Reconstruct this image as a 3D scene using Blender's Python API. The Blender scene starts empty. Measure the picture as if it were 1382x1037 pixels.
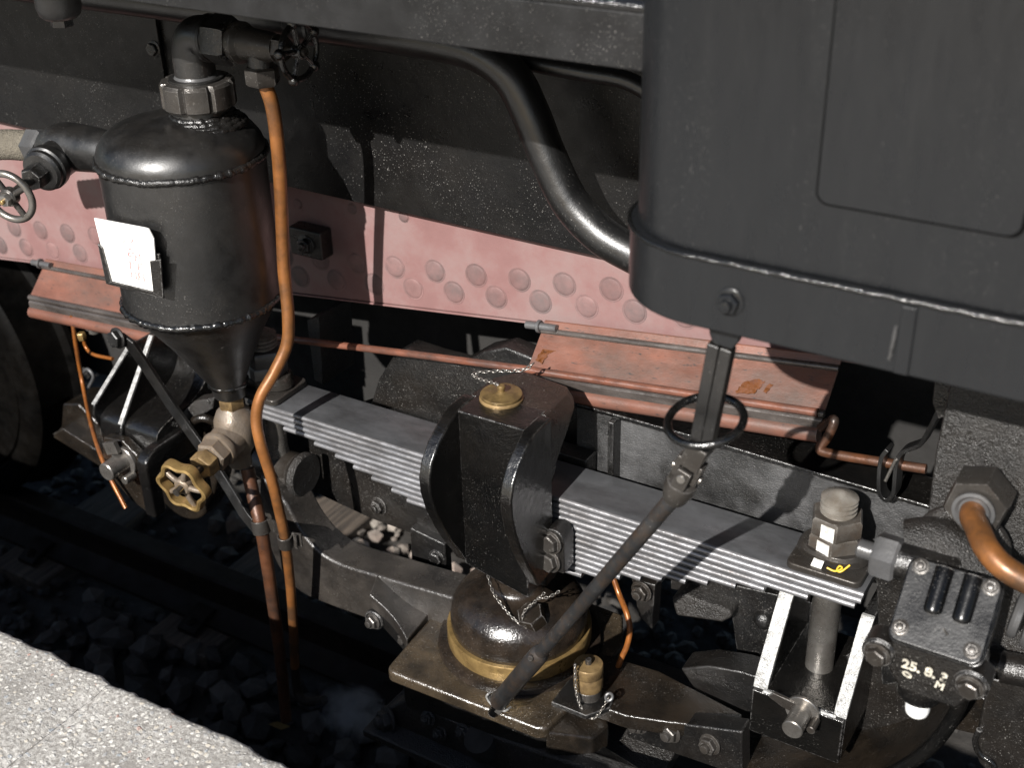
import bpy, bmesh, math, random
from mathutils import Vector, Matrix, Quaternion, noise
random.seed(7)
S = bpy.context.scene
COL = S.collection
# ------------------------------------------------------------------ camera
# world: X along the track, Y into the locomotive, Z up, platform top at Z = 0
EYE = Vector((0, 0, 1.25))
FOC, CX, CY, PW = 1735.0, 691.0, 518.0, 1382.0
XC = Vector((0.85873789, 0.23553654, -0.45507338))
YC = Vector((0.51189741, -0.43423914, 0.74121347))
ZC = Vector((-0.02302782, -0.86945897, -0.49346815))
cam = bpy.data.cameras.new('camera'); cam_o = bpy.data.objects.new('camera', cam); COL.objects.link(cam_o)
right = Vector((XC.x, YC.x, ZC.x)); down = Vector((XC.y, YC.y, ZC.y)); fwd = Vector((XC.z, YC.z, ZC.z))
M3 = Matrix((right, -down, -fwd)).transposed()
cam_o.matrix_world = Matrix.Translation(EYE) @ M3.to_4x4()
cam.sensor_width = 36.0; cam.lens = FOC / PW * 36.0; cam.clip_start = 0.02; cam.clip_end = 500
cam.shift_x = 0.0; cam.shift_y = 0.0
cam.dof.use_dof = True; cam.dof.focus_distance = 1.98; cam.dof.aperture_fstop = 5.0
S.camera = cam_o
# ------------------------------------------------------------------ sky, sun, exposure
SUN_D = Vector((-0.03, 1.0, -0.65)).normalized()          # the way the light travels
elev = math.asin(-SUN_D.z); azim = math.atan2(-SUN_D.x, -SUN_D.y)
W = bpy.data.worlds.new('World'); S.world = W; W.use_nodes = True
nt = W.node_tree; sky = nt.nodes.new('ShaderNodeTexSky'); sky.sky_type = 'NISHITA'; sky.sun_disc = False
sky.sun_elevation = elev; sky.sun_rotation = azim
nt.links.new(sky.outputs[0], nt.nodes['Background'].inputs[0]); nt.nodes['Background'].inputs[1].default_value = 0.05
sl = bpy.data.lights.new('sun', 'SUN'); sl.energy = 5.0; sl.angle = math.radians(0.53); sl.color = (1.0, 0.965, 0.92)
so = bpy.data.objects.new('sun', sl); COL.objects.link(so)
so.rotation_euler = SUN_D.to_track_quat('-Z', 'Y').to_euler(); so.location = (0, -5, 5)
S.view_settings.view_transform = 'Standard'; S.view_settings.look = 'None'
S.view_settings.exposure = 0.8; S.view_settings.gamma = 1.0; S.view_settings.use_curve_mapping = False
S.cycles.max_bounces = 6; S.cycles.diffuse_bounces = 2; S.cycles.glossy_bounces = 4; S.cycles.sample_clamp_indirect = 4.0
S.cycles.use_denoising = True

def at(px, py, Y=None, Z=None, X=None):
    "point of the place at a known depth, height or station along the track"
    c = Vector((px - CX, py - CY, FOC)); d = Vector((XC.dot(c), YC.dot(c), ZC.dot(c)))
    t = Y / d.y if Y is not None else ((Z - EYE.z) / d.z if Z is not None else X / d.x)
    return EYE + d * t

# ------------------------------------------------------------------ materials
MATS = {}
def mat(name, base, rough=0.45, metal=0.0, var=0.25, var_scale=9.0, tint=None, tint_amt=0.0, tint_scale=5.0,
        dust=0.0, dust_col=(0.42, 0.40, 0.37), dust_scale=260.0, bump=0.15, bump_scale=70.0, fine=0.0, fine_scale=420.0,
        rvar=0.18, coat=0.0, stretch=(1, 1, 1), rand=0.0, spec=0.5, scratch=0.0, bump_dist=0.004, wear=0.0, wear_col=(0.30, 0.29, 0.28), wear_r=0.0028):
    m = bpy.data.materials.new(name); m.use_nodes = True; MATS[name] = m
    t = m.node_tree; N = t.nodes; L = t.links; b = N['Principled BSDF']
    geo = N.new('ShaderNodeNewGeometry')
    mp = N.new('ShaderNodeMapping'); mp.inputs['Scale'].default_value = stretch; L.new(geo.outputs['Position'], mp.inputs[0])
    V = mp.outputs[0]
    def nz(scale, detail=4.0, rough_=0.6, vec=V):
        n = N.new('ShaderNodeTexNoise'); n.inputs['Scale'].default_value = scale; n.inputs['Detail'].default_value = detail
        n.inputs['Roughness'].default_value = rough_; L.new(vec, n.inputs['Vector']); return n.outputs['Fac']
    def ramp(fac, lo, hi):
        r = N.new('ShaderNodeMapRange'); r.inputs['From Min'].default_value = lo; r.inputs['From Max'].default_value = hi
        L.new(fac, r.inputs['Value']); return r.outputs['Result']
    def mixc(fac, a, bcol):
        x = N.new('ShaderNodeMix'); x.data_type = 'RGBA'
        if isinstance(fac, float): x.inputs[0].default_value = fac
        else: L.new(fac, x.inputs[0])
        for s, v in ((6, a), (7, bcol)):
            if isinstance(v, tuple): x.inputs[s].default_value = (*v, 1)
            else: L.new(v, x.inputs[s])
        return x.outputs[2]
    def mul(a, k):
        x = N.new('ShaderNodeMath'); x.operation = 'MULTIPLY'; L.new(a, x.inputs[0]); x.inputs[1].default_value = k; return x.outputs[0]
    dark = tuple(max(0, c * (1 - var)) for c in base); lite = tuple(min(1, c * (1 + var)) for c in base)
    big = nz(var_scale)
    col = mixc(ramp(big, 0.3, 0.7), dark, lite)
    if tint:
        col = mixc(mul(ramp(nz(tint_scale, 6.0, 0.68), 0.42, 0.66), tint_amt), col, tint)
    if scratch:
        mp2 = N.new('ShaderNodeMapping'); mp2.inputs['Scale'].default_value = (14, 60, 60); L.new(geo.outputs['Position'], mp2.inputs[0])
        col = mixc(mul(ramp(nz(3.0, 5.0, 0.7, mp2.outputs[0]), 0.60, 0.68), scratch), col, (0.035, 0.03, 0.028))
    if dust:
        patch = ramp(nz(6.5, 4.0, 0.65), 0.44, 0.66)
        sp = ramp(nz(dust_scale, 2.0, 0.5), 0.655, 0.72)
        sp2 = ramp(nz(dust_scale * 0.35, 3.0, 0.6), 0.70, 0.76)
        mx = N.new('ShaderNodeMath'); mx.operation = 'MAXIMUM'; L.new(sp, mx.inputs[0]); L.new(sp2, mx.inputs[1])
        k = N.new('ShaderNodeMath'); k.operation = 'MULTIPLY'; L.new(mx.outputs[0], k.inputs[0]); L.new(patch, k.inputs[1])
        col = mixc(mul(k.outputs[0], dust), col, dust_col)
    if wear:
        bv = N.new('ShaderNodeBevel'); bv.samples = 4; bv.inputs['Radius'].default_value = wear_r
        dt = N.new('ShaderNodeVectorMath'); dt.operation = 'DOT_PRODUCT'; L.new(bv.outputs[0], dt.inputs[0]); L.new(geo.outputs['Normal'], dt.inputs[1])
        edge = N.new('ShaderNodeMapRange'); edge.inputs[1].default_value = 0.985; edge.inputs[2].default_value = 0.90; L.new(dt.outputs['Value'], edge.inputs[0])
        wk = N.new('ShaderNodeMath'); wk.operation = 'MULTIPLY'; L.new(edge.outputs[0], wk.inputs[0]); L.new(ramp(nz(75.0, 5.0, 0.7), 0.44, 0.58), wk.inputs[1])
        col = mixc(mul(wk.outputs[0], wear), col, wear_col)
    if rand:
        oi = N.new('ShaderNodeObjectInfo'); hs = N.new('ShaderNodeHueSaturation')
        r = N.new('ShaderNodeMapRange'); r.inputs['To Min'].default_value = 1 - rand; r.inputs['To Max'].default_value = 1 + rand
        L.new(oi.outputs['Random'], r.inputs['Value']); L.new(r.outputs['Result'], hs.inputs['Value']); L.new(col, hs.inputs['Color'])
        col = hs.outputs['Color']
    L.new(col, b.inputs['Base Color'])
    rr = N.new('ShaderNodeMapRange'); rr.inputs['From Min'].default_value = 0.3; rr.inputs['From Max'].default_value = 0.7
    rr.inputs['To Min'].default_value = max(0.04, rough - rvar); rr.inputs['To Max'].default_value = min(1, rough + rvar)
    L.new(nz(var_scale * 3.1, 5.0), rr.inputs['Value']); L.new(rr.outputs['Result'], b.inputs['Roughness'])
    b.inputs['Metallic'].default_value = metal; b.inputs['Specular IOR Level'].default_value = spec
    if coat: b.inputs['Coat Weight'].default_value = coat; b.inputs['Coat Roughness'].default_value = 0.12
    h = mul(nz(bump_scale, 5.0, 0.62), 1.0)
    if fine:
        a = N.new('ShaderNodeMath'); a.operation = 'ADD'; L.new(h, a.inputs[0]); L.new(mul(nz(fine_scale, 2.0), fine), a.inputs[1]); h = a.outputs[0]
    bp = N.new('ShaderNodeBump'); bp.inputs['Strength'].default_value = bump; bp.inputs['Distance'].default_value = bump_dist
    L.new(h, bp.inputs['Height']); L.new(bp.outputs[0], b.inputs['Normal'])
    return m

K = 1.0
mat('panel_paint', (0.0048, 0.0048, 0.0050), 0.34, var=0.35, dust=0.75, dust_scale=380, tint=(0.012, 0.011, 0.010), tint_amt=0.6, bump=0.30, bump_scale=34, fine=0.4, rvar=.10, spec=.35, dust_col=(.34,.33,.31))
mat('fascia_paint', (0.0110, 0.0110, 0.0113), 0.42, var=0.15, dust=0.4, dust_scale=520, bump=0.08, bump_scale=120, fine=0.5, spec=.35)
mat('tank_paint', (0.0050, 0.0048, 0.0047), 0.40, var=0.35, tint=(0.018, 0.016, 0.014), tint_amt=0.5, tint_scale=9, dust=0.4, dust_scale=480, bump=0.10, bump_scale=42, fine=0.5, rvar=0.10, spec=.9)
mat('box_paint', (0.0080, 0.0087, 0.0098), 0.31, var=0.10, tint=(0.0120, 0.0128, 0.0140), tint_amt=0.6, tint_scale=1.0, bump=0.035, bump_scale=8, rvar=0.06, dust=0.14, dust_scale=380, spec=.5, stretch=(3, 3, .6))
mat('black_gloss', (0.0030, 0.0030, 0.0030), 0.20, var=0.3, dust=0.28, dust_scale=480, bump=0.45, bump_scale=44, fine=0.35, rvar=0.08, tint=(0.010, 0.0085, 0.007), tint_amt=0.45, wear=.85, wear_col=(.36,.35,.34), spec=.85)
mat('cast_black', (0.0050, 0.0048, 0.0047), 0.33, var=0.35, dust=0.55, dust_scale=480, bump=0.42, bump_scale=70, fine=0.6, tint=(0.015, 0.012, 0.0095), tint_amt=0.6, rvar=0.10, wear=.7, spec=.8)
mat('cast_rough', (0.014, 0.013, 0.012), 0.40, var=0.35, dust=0.5, dust_scale=400, bump=0.8, bump_scale=110, fine=0.9, tint=(0.030, 0.025, 0.021), tint_amt=0.6, spec=.7)
mat('oily_iron', (0.016, 0.012, 0.0085), 0.22, var=0.45, var_scale=14, tint=(0.005, 0.0045, 0.004), tint_amt=0.85, tint_scale=16, bump=0.40, bump_scale=66, fine=0.5, dust=0.45, dust_scale=520, rvar=0.09, wear=.6, spec=.75)
mat('oily_plate', (0.050, 0.037, 0.0235), 0.22, var=0.45, var_scale=12, tint=(0.014, 0.011, 0.008), tint_amt=0.9, tint_scale=16, bump=0.40, bump_scale=50, fine=0.5, dust=0.6, dust_scale=420, rvar=0.10, wear=.8, wear_col=(.42,.40,.36), spec=1.0)
mat('dome_iron', (0.022, 0.0160, 0.0115), 0.22, var=0.5, var_scale=18, tint=(0.005, 0.0042, 0.0036), tint_amt=0.9, tint_scale=20, bump=0.40, bump_scale=38, fine=0.3, dust=0.35, dust_scale=420, rvar=0.09, spec=.85)
mat('spring_steel', (0.115, 0.118, 0.125), 0.36, metal=0.55, var=0.25, var_scale=10, tint=(0.050, 0.050, 0.052), tint_amt=0.75, tint_scale=18, bump=0.08, bump_scale=90, stretch=(0.5, 1, 1), rvar=0.10, dust=0.35, dust_col=(.03,.028,.026), spec=.7)
mat('spring_edge', (0.25, 0.25, 0.26), 0.38, metal=0.6, var=0.3, var_scale=30, bump=0.18, bump_scale=150, fine=0.8, tint=(0.075, 0.066, 0.060), tint_amt=0.6, tint_scale=38, rvar=0.10, dust=.4, dust_col=(.10,.045,.02), dust_scale=160, stretch=(.4,1,1))
mat('steel_pin', (0.27, 0.255, 0.235), 0.30, metal=0.78, var=0.25, var_scale=20, tint=(0.13, 0.115, 0.10), tint_amt=0.7, tint_scale=18, bump=0.05, bump_scale=120, rvar=0.08)
mat('steel_dark', (0.060, 0.055, 0.050), 0.33, metal=0.5, var=0.3, tint=(0.03, 0.023, 0.017), tint_amt=0.75, bump=0.18, bump_scale=110, fine=0.5, dust=0.4, wear=.5)
mat('steel_grey', (0.110, 0.110, 0.112), 0.38, metal=0.4, var=0.25, tint=(0.05, 0.047, 0.044), tint_amt=0.7, bump=0.15, bump_scale=110, fine=0.4)
mat('worn_edge', (0.40, 0.40, 0.39), 0.34, metal=0.3, var=0.3, var_scale=45, tint=(0.10, 0.095, 0.09), tint_amt=0.7, tint_scale=55, bump=0.5, bump_scale=130, fine=0.6)
mat('brass', (0.30, 0.200, 0.078), 0.33, metal=0.55, var=0.25, var_scale=25, tint=(0.11, 0.070, 0.03), tint_amt=0.6, tint_scale=40, bump=0.08, bump_scale=120, rvar=0.1)
mat('brass_dull', (0.26, 0.175, 0.080), 0.40, metal=0.45, var=0.3, var_scale=30, tint=(0.08, 0.052, 0.028), tint_amt=0.75, tint_scale=50, bump=0.12, bump_scale=120, rvar=0.12)
mat('bronze_valve', (0.150, 0.122, 0.096), 0.42, metal=0.3, var=0.25, var_scale=20, tint=(0.20, 0.14, 0.085), tint_amt=0.5, bump=0.22, bump_scale=150, fine=0.7, tint_scale=25, wear=.5, wear_col=(.40,.27,.13))
mat('copper_lacquer', (0.215, 0.085, 0.025), 0.40, metal=0.3, var=0.4, var_scale=14, tint=(0.055, 0.032, 0.018), tint_amt=0.9, tint_scale=15, bump=0.10, bump_scale=70, rvar=0.10, spec=0.5, dust=.3, dust_col=(.03,.02,.014), dust_scale=200)
mat('copper_dark', (0.095, 0.038, 0.018), 0.42, metal=0.3, var=0.4, var_scale=18, tint=(0.026, 0.020, 0.017), tint_amt=0.9, tint_scale=16, bump=0.14, bump_scale=120, fine=0.5)
mat('copper_new', (0.27, 0.092, 0.019), 0.36, metal=0.3, var=0.2, tint=(.08,.03,.015), tint_amt=.7, tint_scale=40, bump=0.05, bump_scale=90)
mat('red_oxide', (0.205, 0.112, 0.107), 0.70, var=0.16, var_scale=6, tint=(0.205, 0.160, 0.153), tint_amt=0.75, tint_scale=6, dust=0.45, dust_col=(0.085, 0.065, 0.06), dust_scale=200, bump=0.12, bump_scale=140, fine=0.5, rvar=0.1, spec=.25)
mat('red_rivet', (0.185, 0.106, 0.101), 0.64, var=0.2, var_scale=30, tint=(0.095, 0.080, 0.079), tint_amt=.95, tint_scale=6, bump=0.18, bump_scale=120, rvar=0.1, rand=.15, spec=.3)
mat('red_worn', (0.150, 0.064, 0.044), 0.42, var=0.3, var_scale=14, tint=(0.075, 0.053, 0.044), tint_amt=0.9, tint_scale=10, scratch=0.97, bump=0.12, bump_scale=150, fine=0.5, rvar=0.12, stretch=(.5,1,1), wear=.6, wear_col=(.24,.21,.19), dust=.5, dust_col=(.03,.025,.022), dust_scale=200)
mat('red_rod', (0.150, 0.058, 0.036), 0.36, var=0.2, var_scale=30, tint=(0.04, 0.030, 0.027), tint_amt=0.85, tint_scale=22, bump=0.12, bump_scale=120, stretch=(0.4, 1, 1))
mat('gutter_edge', (0.085, 0.074, 0.068), 0.28, metal=0.2, var=0.4, var_scale=26, tint=(0.03, 0.024, 0.021), tint_amt=0.8, tint_scale=24, bump=0.25, bump_scale=140, stretch=(0.4, 1, 1), spec=.8)
mat('rust_stain', (0.125, 0.042, 0.010), 0.38, var=0.7, var_scale=60, tint=(0.10, 0.048, 0.034), tint_amt=0.95, tint_scale=60, bump=0.2, bump_scale=150)
mat('rail_rust_pipe_shade', (0.016, 0.0125, 0.010), 0.62, metal=0.0, var=0.3, tint=(0.008, 0.0068, 0.006), tint_amt=0.7, bump=0.2, bump_scale=90, spec=.15)  # rust on the rail; on the copper pipe foot it stands for shade
mat('wheel_shaded_steel', (0.0012, 0.0011, 0.0010), 0.55, metal=0.0, var=0.4, tint=(0.0030, 0.0024, 0.0018), tint_amt=0.8, tint_scale=7, bump=0.15, spec=.08)  # shade over the wheel is put into this near-black base colour
mat('stone', (0.050, 0.046, 0.042), 0.75, var=0.35, var_scale=22, bump=0.6, bump_scale=60, rand=0.6, fine=0.6, tint=(.035,.026,.018), tint_amt=.6, tint_scale=20)  # dark from oil, and from platform shade put into the colour
mat('stone_sunlit', (0.25, 0.225, 0.195), 0.8, var=0.3, var_scale=22, bump=0.6, bump_scale=60, rand=0.5, fine=0.6, tint=(.12,.075,.06), tint_amt=.6, tint_scale=9)  # paler copy of stone: sunlight put into the colour
mat('ballast_dirt', (0.03, 0.027, 0.024), 0.9, var=0.4, var_scale=18, bump=0.8, bump_scale=60)
mat('sleeper_wood', (0.085, 0.066, 0.050), 0.85, var=0.4, var_scale=10, tint=(0.022, 0.017, 0.013), tint_amt=0.9, tint_scale=9, stretch=(7, 0.5, 7), bump=1.0, bump_scale=14, dust=.5, dust_scale=90)
mat('white_paint', (0.66, 0.65, 0.61), 0.6, var=0.15, var_scale=60, tint=(.25,.235,.21), tint_amt=.7, tint_scale=95, bump=0.3, bump_scale=160)
mat('white_plastic', (0.88, 0.88, 0.86), 0.42, var=0.03, bump=0.0)
mat('card_white', (0.84, 0.83, 0.80), 0.55, var=0.06, var_scale=18, tint=(0.66, 0.62, 0.55), tint_amt=0.35, tint_scale=18, bump=0.04, bump_scale=40)
mat('faded_red', (0.62, 0.22, 0.22), 0.6, var=0.25, var_scale=160, tint=(0.80, 0.66, 0.64), tint_amt=0.7, tint_scale=150)
mat('dead_leaf', (0.10, 0.062, 0.012), 0.6, var=.3)
mat('yellow_paint', (0.66, 0.42, 0.03), 0.5, var=0.2, var_scale=60)
mat('lettering_paint', (0.62, 0.58, 0.48), 0.65, var=0.2, var_scale=90, tint=(.12,.11,.09), tint_amt=.8, tint_scale=170, bump=.3, bump_scale=200)
mat('cloth_wrap', (0.13, 0.115, 0.09), 0.92, var=0.35, var_scale=30, bump=1.0, bump_scale=190, fine=0.9, tint=(0.24, 0.21, 0.16), tint_amt=0.5)
mat('cover_black', (0.0032, 0.0032, 0.0035), 0.27, var=0.25, bump=0.10, bump_scale=55, fine=.4, rvar=.07, dust=.3, dust_scale=500, wear=.8, spec=.45, wear_r=.002)
mat('beam_iron', (0.030, 0.026, 0.0225), 0.34, var=0.45, tint=(0.008, 0.007, 0.0065), tint_amt=0.85, tint_scale=12, bump=0.40, bump_scale=90, fine=0.6, dust=.5, dust_scale=480, rvar=0.10, wear=.5, spec=.9)
mat('weld_black', (0.009, 0.009, 0.009), 0.16, metal=.2, var=0.3, bump=.45, bump_scale=60, fine=.8, rvar=.06, bump_dist=.0025, spec=1.0)
mat('oily_top', (0.016, 0.0125, 0.0090), 0.21, var=0.4, tint=(0.005, 0.004, 0.0035), tint_amt=0.85, tint_scale=24, bump=0.8, bump_scale=66, fine=.6, dust=.6, dust_scale=420, rvar=.09, wear=.8, spec=1.0)
mat('pipe_black', (0.0050, 0.0050, 0.0051), 0.36, var=0.3, dust=.3, dust_scale=420, bump=0.14, bump_scale=50, fine=.4, rvar=.07, spec=.9)
mat('weld_satin', (0.008, 0.0077, 0.0075), 0.28, var=0.3, bump=.5, bump_scale=90, fine=.8, rvar=.06, bump_dist=.003, tint=(.02,.018,.016), tint_amt=.5, spec=.7)
mat('worn_black', (0.010, 0.0098, 0.0096), 0.44, var=0.4, tint=(0.105, 0.105, 0.108), tint_amt=0.55, tint_scale=7, bump=0.5, bump_scale=60, fine=.8, rvar=.10, spec=1.0, dust=.6, dust_scale=420, scratch=.5)
mat('rod_grey', (0.019, 0.019, 0.0195), 0.42, var=.3, tint=(.05,.032,.02), tint_amt=.6, tint_scale=45, bump=.12, bump_scale=100, spec=.8, dust=.3)
mat('gap_black', (0.0012, 0.0012, 0.0012), 0.9, var=.1, bump=0, spec=.1)
mat('flange_black', (0.0030, 0.0029, 0.0029), 0.23, var=0.3, dust=0.2, dust_scale=480, bump=0.55, bump_scale=40, fine=0.12, rvar=0.07, tint=(0.011, 0.0095, 0.008), tint_amt=0.5, wear=.6, wear_col=(.36,.34,.31), wear_r=.003, spec=1.0)
mat('nut_iron', (0.115, 0.104, 0.092), 0.34, metal=.5, var=.3, var_scale=25, tint=(0.07, 0.045, 0.028), tint_amt=.6, tint_scale=30, bump=.15, bump_scale=110, wear=.6, wear_col=(.4,.38,.35))
mat('cap_brass', (0.20, 0.135, 0.055), 0.36, metal=0.45, var=0.3, var_scale=40, tint=(0.07, 0.045, 0.022), tint_amt=0.7, tint_scale=45, bump=0.08, bump_scale=120, rvar=0.1)
mat('thread_steel', (0.17, 0.158, 0.14), 0.30, metal=0.0, var=.3, var_scale=30, tint=(0.09, 0.07, 0.05), tint_amt=.6, tint_scale=40, bump=.08, bump_scale=110, spec=1.0)
mat('dark_inside', (0.014, 0.013, 0.012), 0.85, var=0.3, bump=0.2)

def concrete():
    m = bpy.data.materials.new('platform_concrete'); m.use_nodes = True; MATS['concrete'] = m
    t = m.node_tree; N = t.nodes; L = t.links; b = N['Principled BSDF']
    geo = N.new('ShaderNodeNewGeometry')
    def nz(scale, detail=4.0, r=0.6):
        n = N.new('ShaderNodeTexNoise'); n.inputs['Scale'].default_value = scale; n.inputs['Detail'].default_value = detail
        n.inputs['Roughness'].default_value = r; L.new(geo.outputs['Position'], n.inputs['Vector']); return n.outputs['Fac']
    def rng(f, a, c, lo=0.0, hi=1.0):
        r = N.new('ShaderNodeMapRange'); r.inputs[1].default_value = a; r.inputs[2].default_value = c
        r.inputs[3].default_value = lo; r.inputs[4].default_value = hi; L.new(f, r.inputs[0]); return r.outputs[0]
    def mix(f, a, c):
        x = N.new('ShaderNodeMix'); x.data_type = 'RGBA'; L.new(f, x.inputs[0])
        for s, v in ((6, a), (7, c)):
            if isinstance(v, tuple): x.inputs[s].default_value = (*v, 1)
            else: L.new(v, x.inputs[s])
        return x.outputs[2]
    def vor(scale, feat='F1'):
        v = N.new('ShaderNodeTexVoronoi'); v.inputs['Scale'].default_value = scale; v.feature = feat
        L.new(warp, v.inputs['Vector']); return v
    wn = N.new('ShaderNodeTexNoise'); wn.inputs['Scale'].default_value = 70; wn.inputs['Detail'].default_value = 3; L.new(geo.outputs['Position'], wn.inputs['Vector'])
    wm = N.new('ShaderNodeVectorMath'); wm.operation = 'MULTIPLY_ADD'; L.new(wn.outputs['Color'], wm.inputs[0]); wm.inputs[1].default_value = (.012, .012, .012); L.new(geo.outputs['Position'], wm.inputs[2]); warp = wm.outputs[0]
    base = mix(rng(nz(7.0, 7.0, 0.75), 0.38, 0.62), (0.28, 0.265, 0.242), (0.56, 0.54, 0.505))
    base = mix(rng(nz(150.0, 4.0, 0.7), 0.40, 0.60), (0.24, 0.225, 0.205), base)
    v1 = vor(140.0); v2 = vor(290.0)
    rp = N.new('ShaderNodeValToRGB'); cr = rp.color_ramp; cr.interpolation = 'CONSTANT'
    cols = [(0.0, (0.62, 0.60, 0.55)), (0.25, (0.33, 0.33, 0.33)), (0.42, (0.55, 0.50, 0.42)), (0.60, (0.42, 0.41, 0.39)), (0.74, (0.70, 0.68, 0.63)), (0.90, (0.46, 0.27, 0.22)), (0.94, (0.30, 0.33, 0.36))]
    cr.elements[0].position = cols[0][0]; cr.elements[0].color = (*cols[0][1], 1)
    cr.elements[1].position = cols[1][0]; cr.elements[1].color = (*cols[1][1], 1)
    for p, c in cols[2:]:
        e = cr.elements.new(p); e.color = (*c, 1)
    sep = N.new('ShaderNodeSeparateColor'); L.new(v1.outputs['Color'], sep.inputs[0]); L.new(sep.outputs[0], rp.inputs[0])
    inst = rng(v1.outputs['Distance'], 0.34, 0.50, 0.85, 0.0)
    pick = rng(sep.outputs[1], 0.50, 0.52)
    mk = N.new('ShaderNodeMath'); mk.operation = 'MULTIPLY'; L.new(inst, mk.inputs[0]); L.new(pick, mk.inputs[1])
    col = mix(mk.outputs[0], base, rp.outputs[0])
    sep2 = N.new('ShaderNodeSeparateColor'); L.new(v2.outputs['Color'], sep2.inputs[0])
    rp2 = N.new('ShaderNodeValToRGB'); c2 = rp2.color_ramp; c2.elements[0].color = (0.16, 0.155, 0.15, 1); c2.elements[1].color = (0.68, 0.66, 0.62, 1)
    L.new(sep2.outputs[0], rp2.inputs[0])
    in2 = rng(v2.outputs['Distance'], 0.30, 0.42, 0.85, 0.0); pk2 = rng(sep2.outputs[1], 0.5, 0.52)
    m2 = N.new('ShaderNodeMath'); m2.operation = 'MULTIPLY'; L.new(in2, m2.inputs[0]); L.new(pk2, m2.inputs[1])
    col = mix(m2.outputs[0], col, rp2.outputs[0])
    L.new(col, b.inputs['Base Color']); b.inputs['Roughness'].default_value = 0.88
    h = N.new('ShaderNodeMath'); h.operation = 'MULTIPLY_ADD'; L.new(mk.outputs[0], h.inputs[0]); h.inputs[1].default_value = 0.35; L.new(nz(120.0, 5.0, 0.72), h.inputs[2])
    bp = N.new('ShaderNodeBump'); bp.inputs['Strength'].default_value = 0.6; bp.inputs['Distance'].default_value = 0.004
    L.new(h.outputs[0], bp.inputs['Height']); L.new(bp.outputs[0], b.inputs['Normal'])
concrete()

# ------------------------------------------------------------------ mesh building
def V(*a): return Vector(a)
def spline(pts, n=8):
    "smooth curve through the points"
    P = [Vector(p) for p in pts]; out = []
    if len(P) < 3: return P
    for i in range(len(P) - 1):
        p0 = P[i - 1] if i else P[0] * 2 - P[1]; p1 = P[i]; p2 = P[i + 1]
        p3 = P[i + 2] if i + 2 < len(P) else P[-1] * 2 - P[-2]
        for k in range(n):
            t = k / n
            out.append(0.5 * ((2 * p1) + (p2 - p0) * t + (2 * p0 - 5 * p1 + 4 * p2 - p3) * t * t + (3 * p1 - p0 - 3 * p2 + p3) * t ** 3))
    out.append(P[-1]); return out
def frame(axis):
    a = Vector(axis).normalized(); u = a.cross(V(0, 0, 1))
    if u.length < 1e-3: u = a.cross(V(1, 0, 0))
    u.normalize(); return a, u, a.cross(u)

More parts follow.
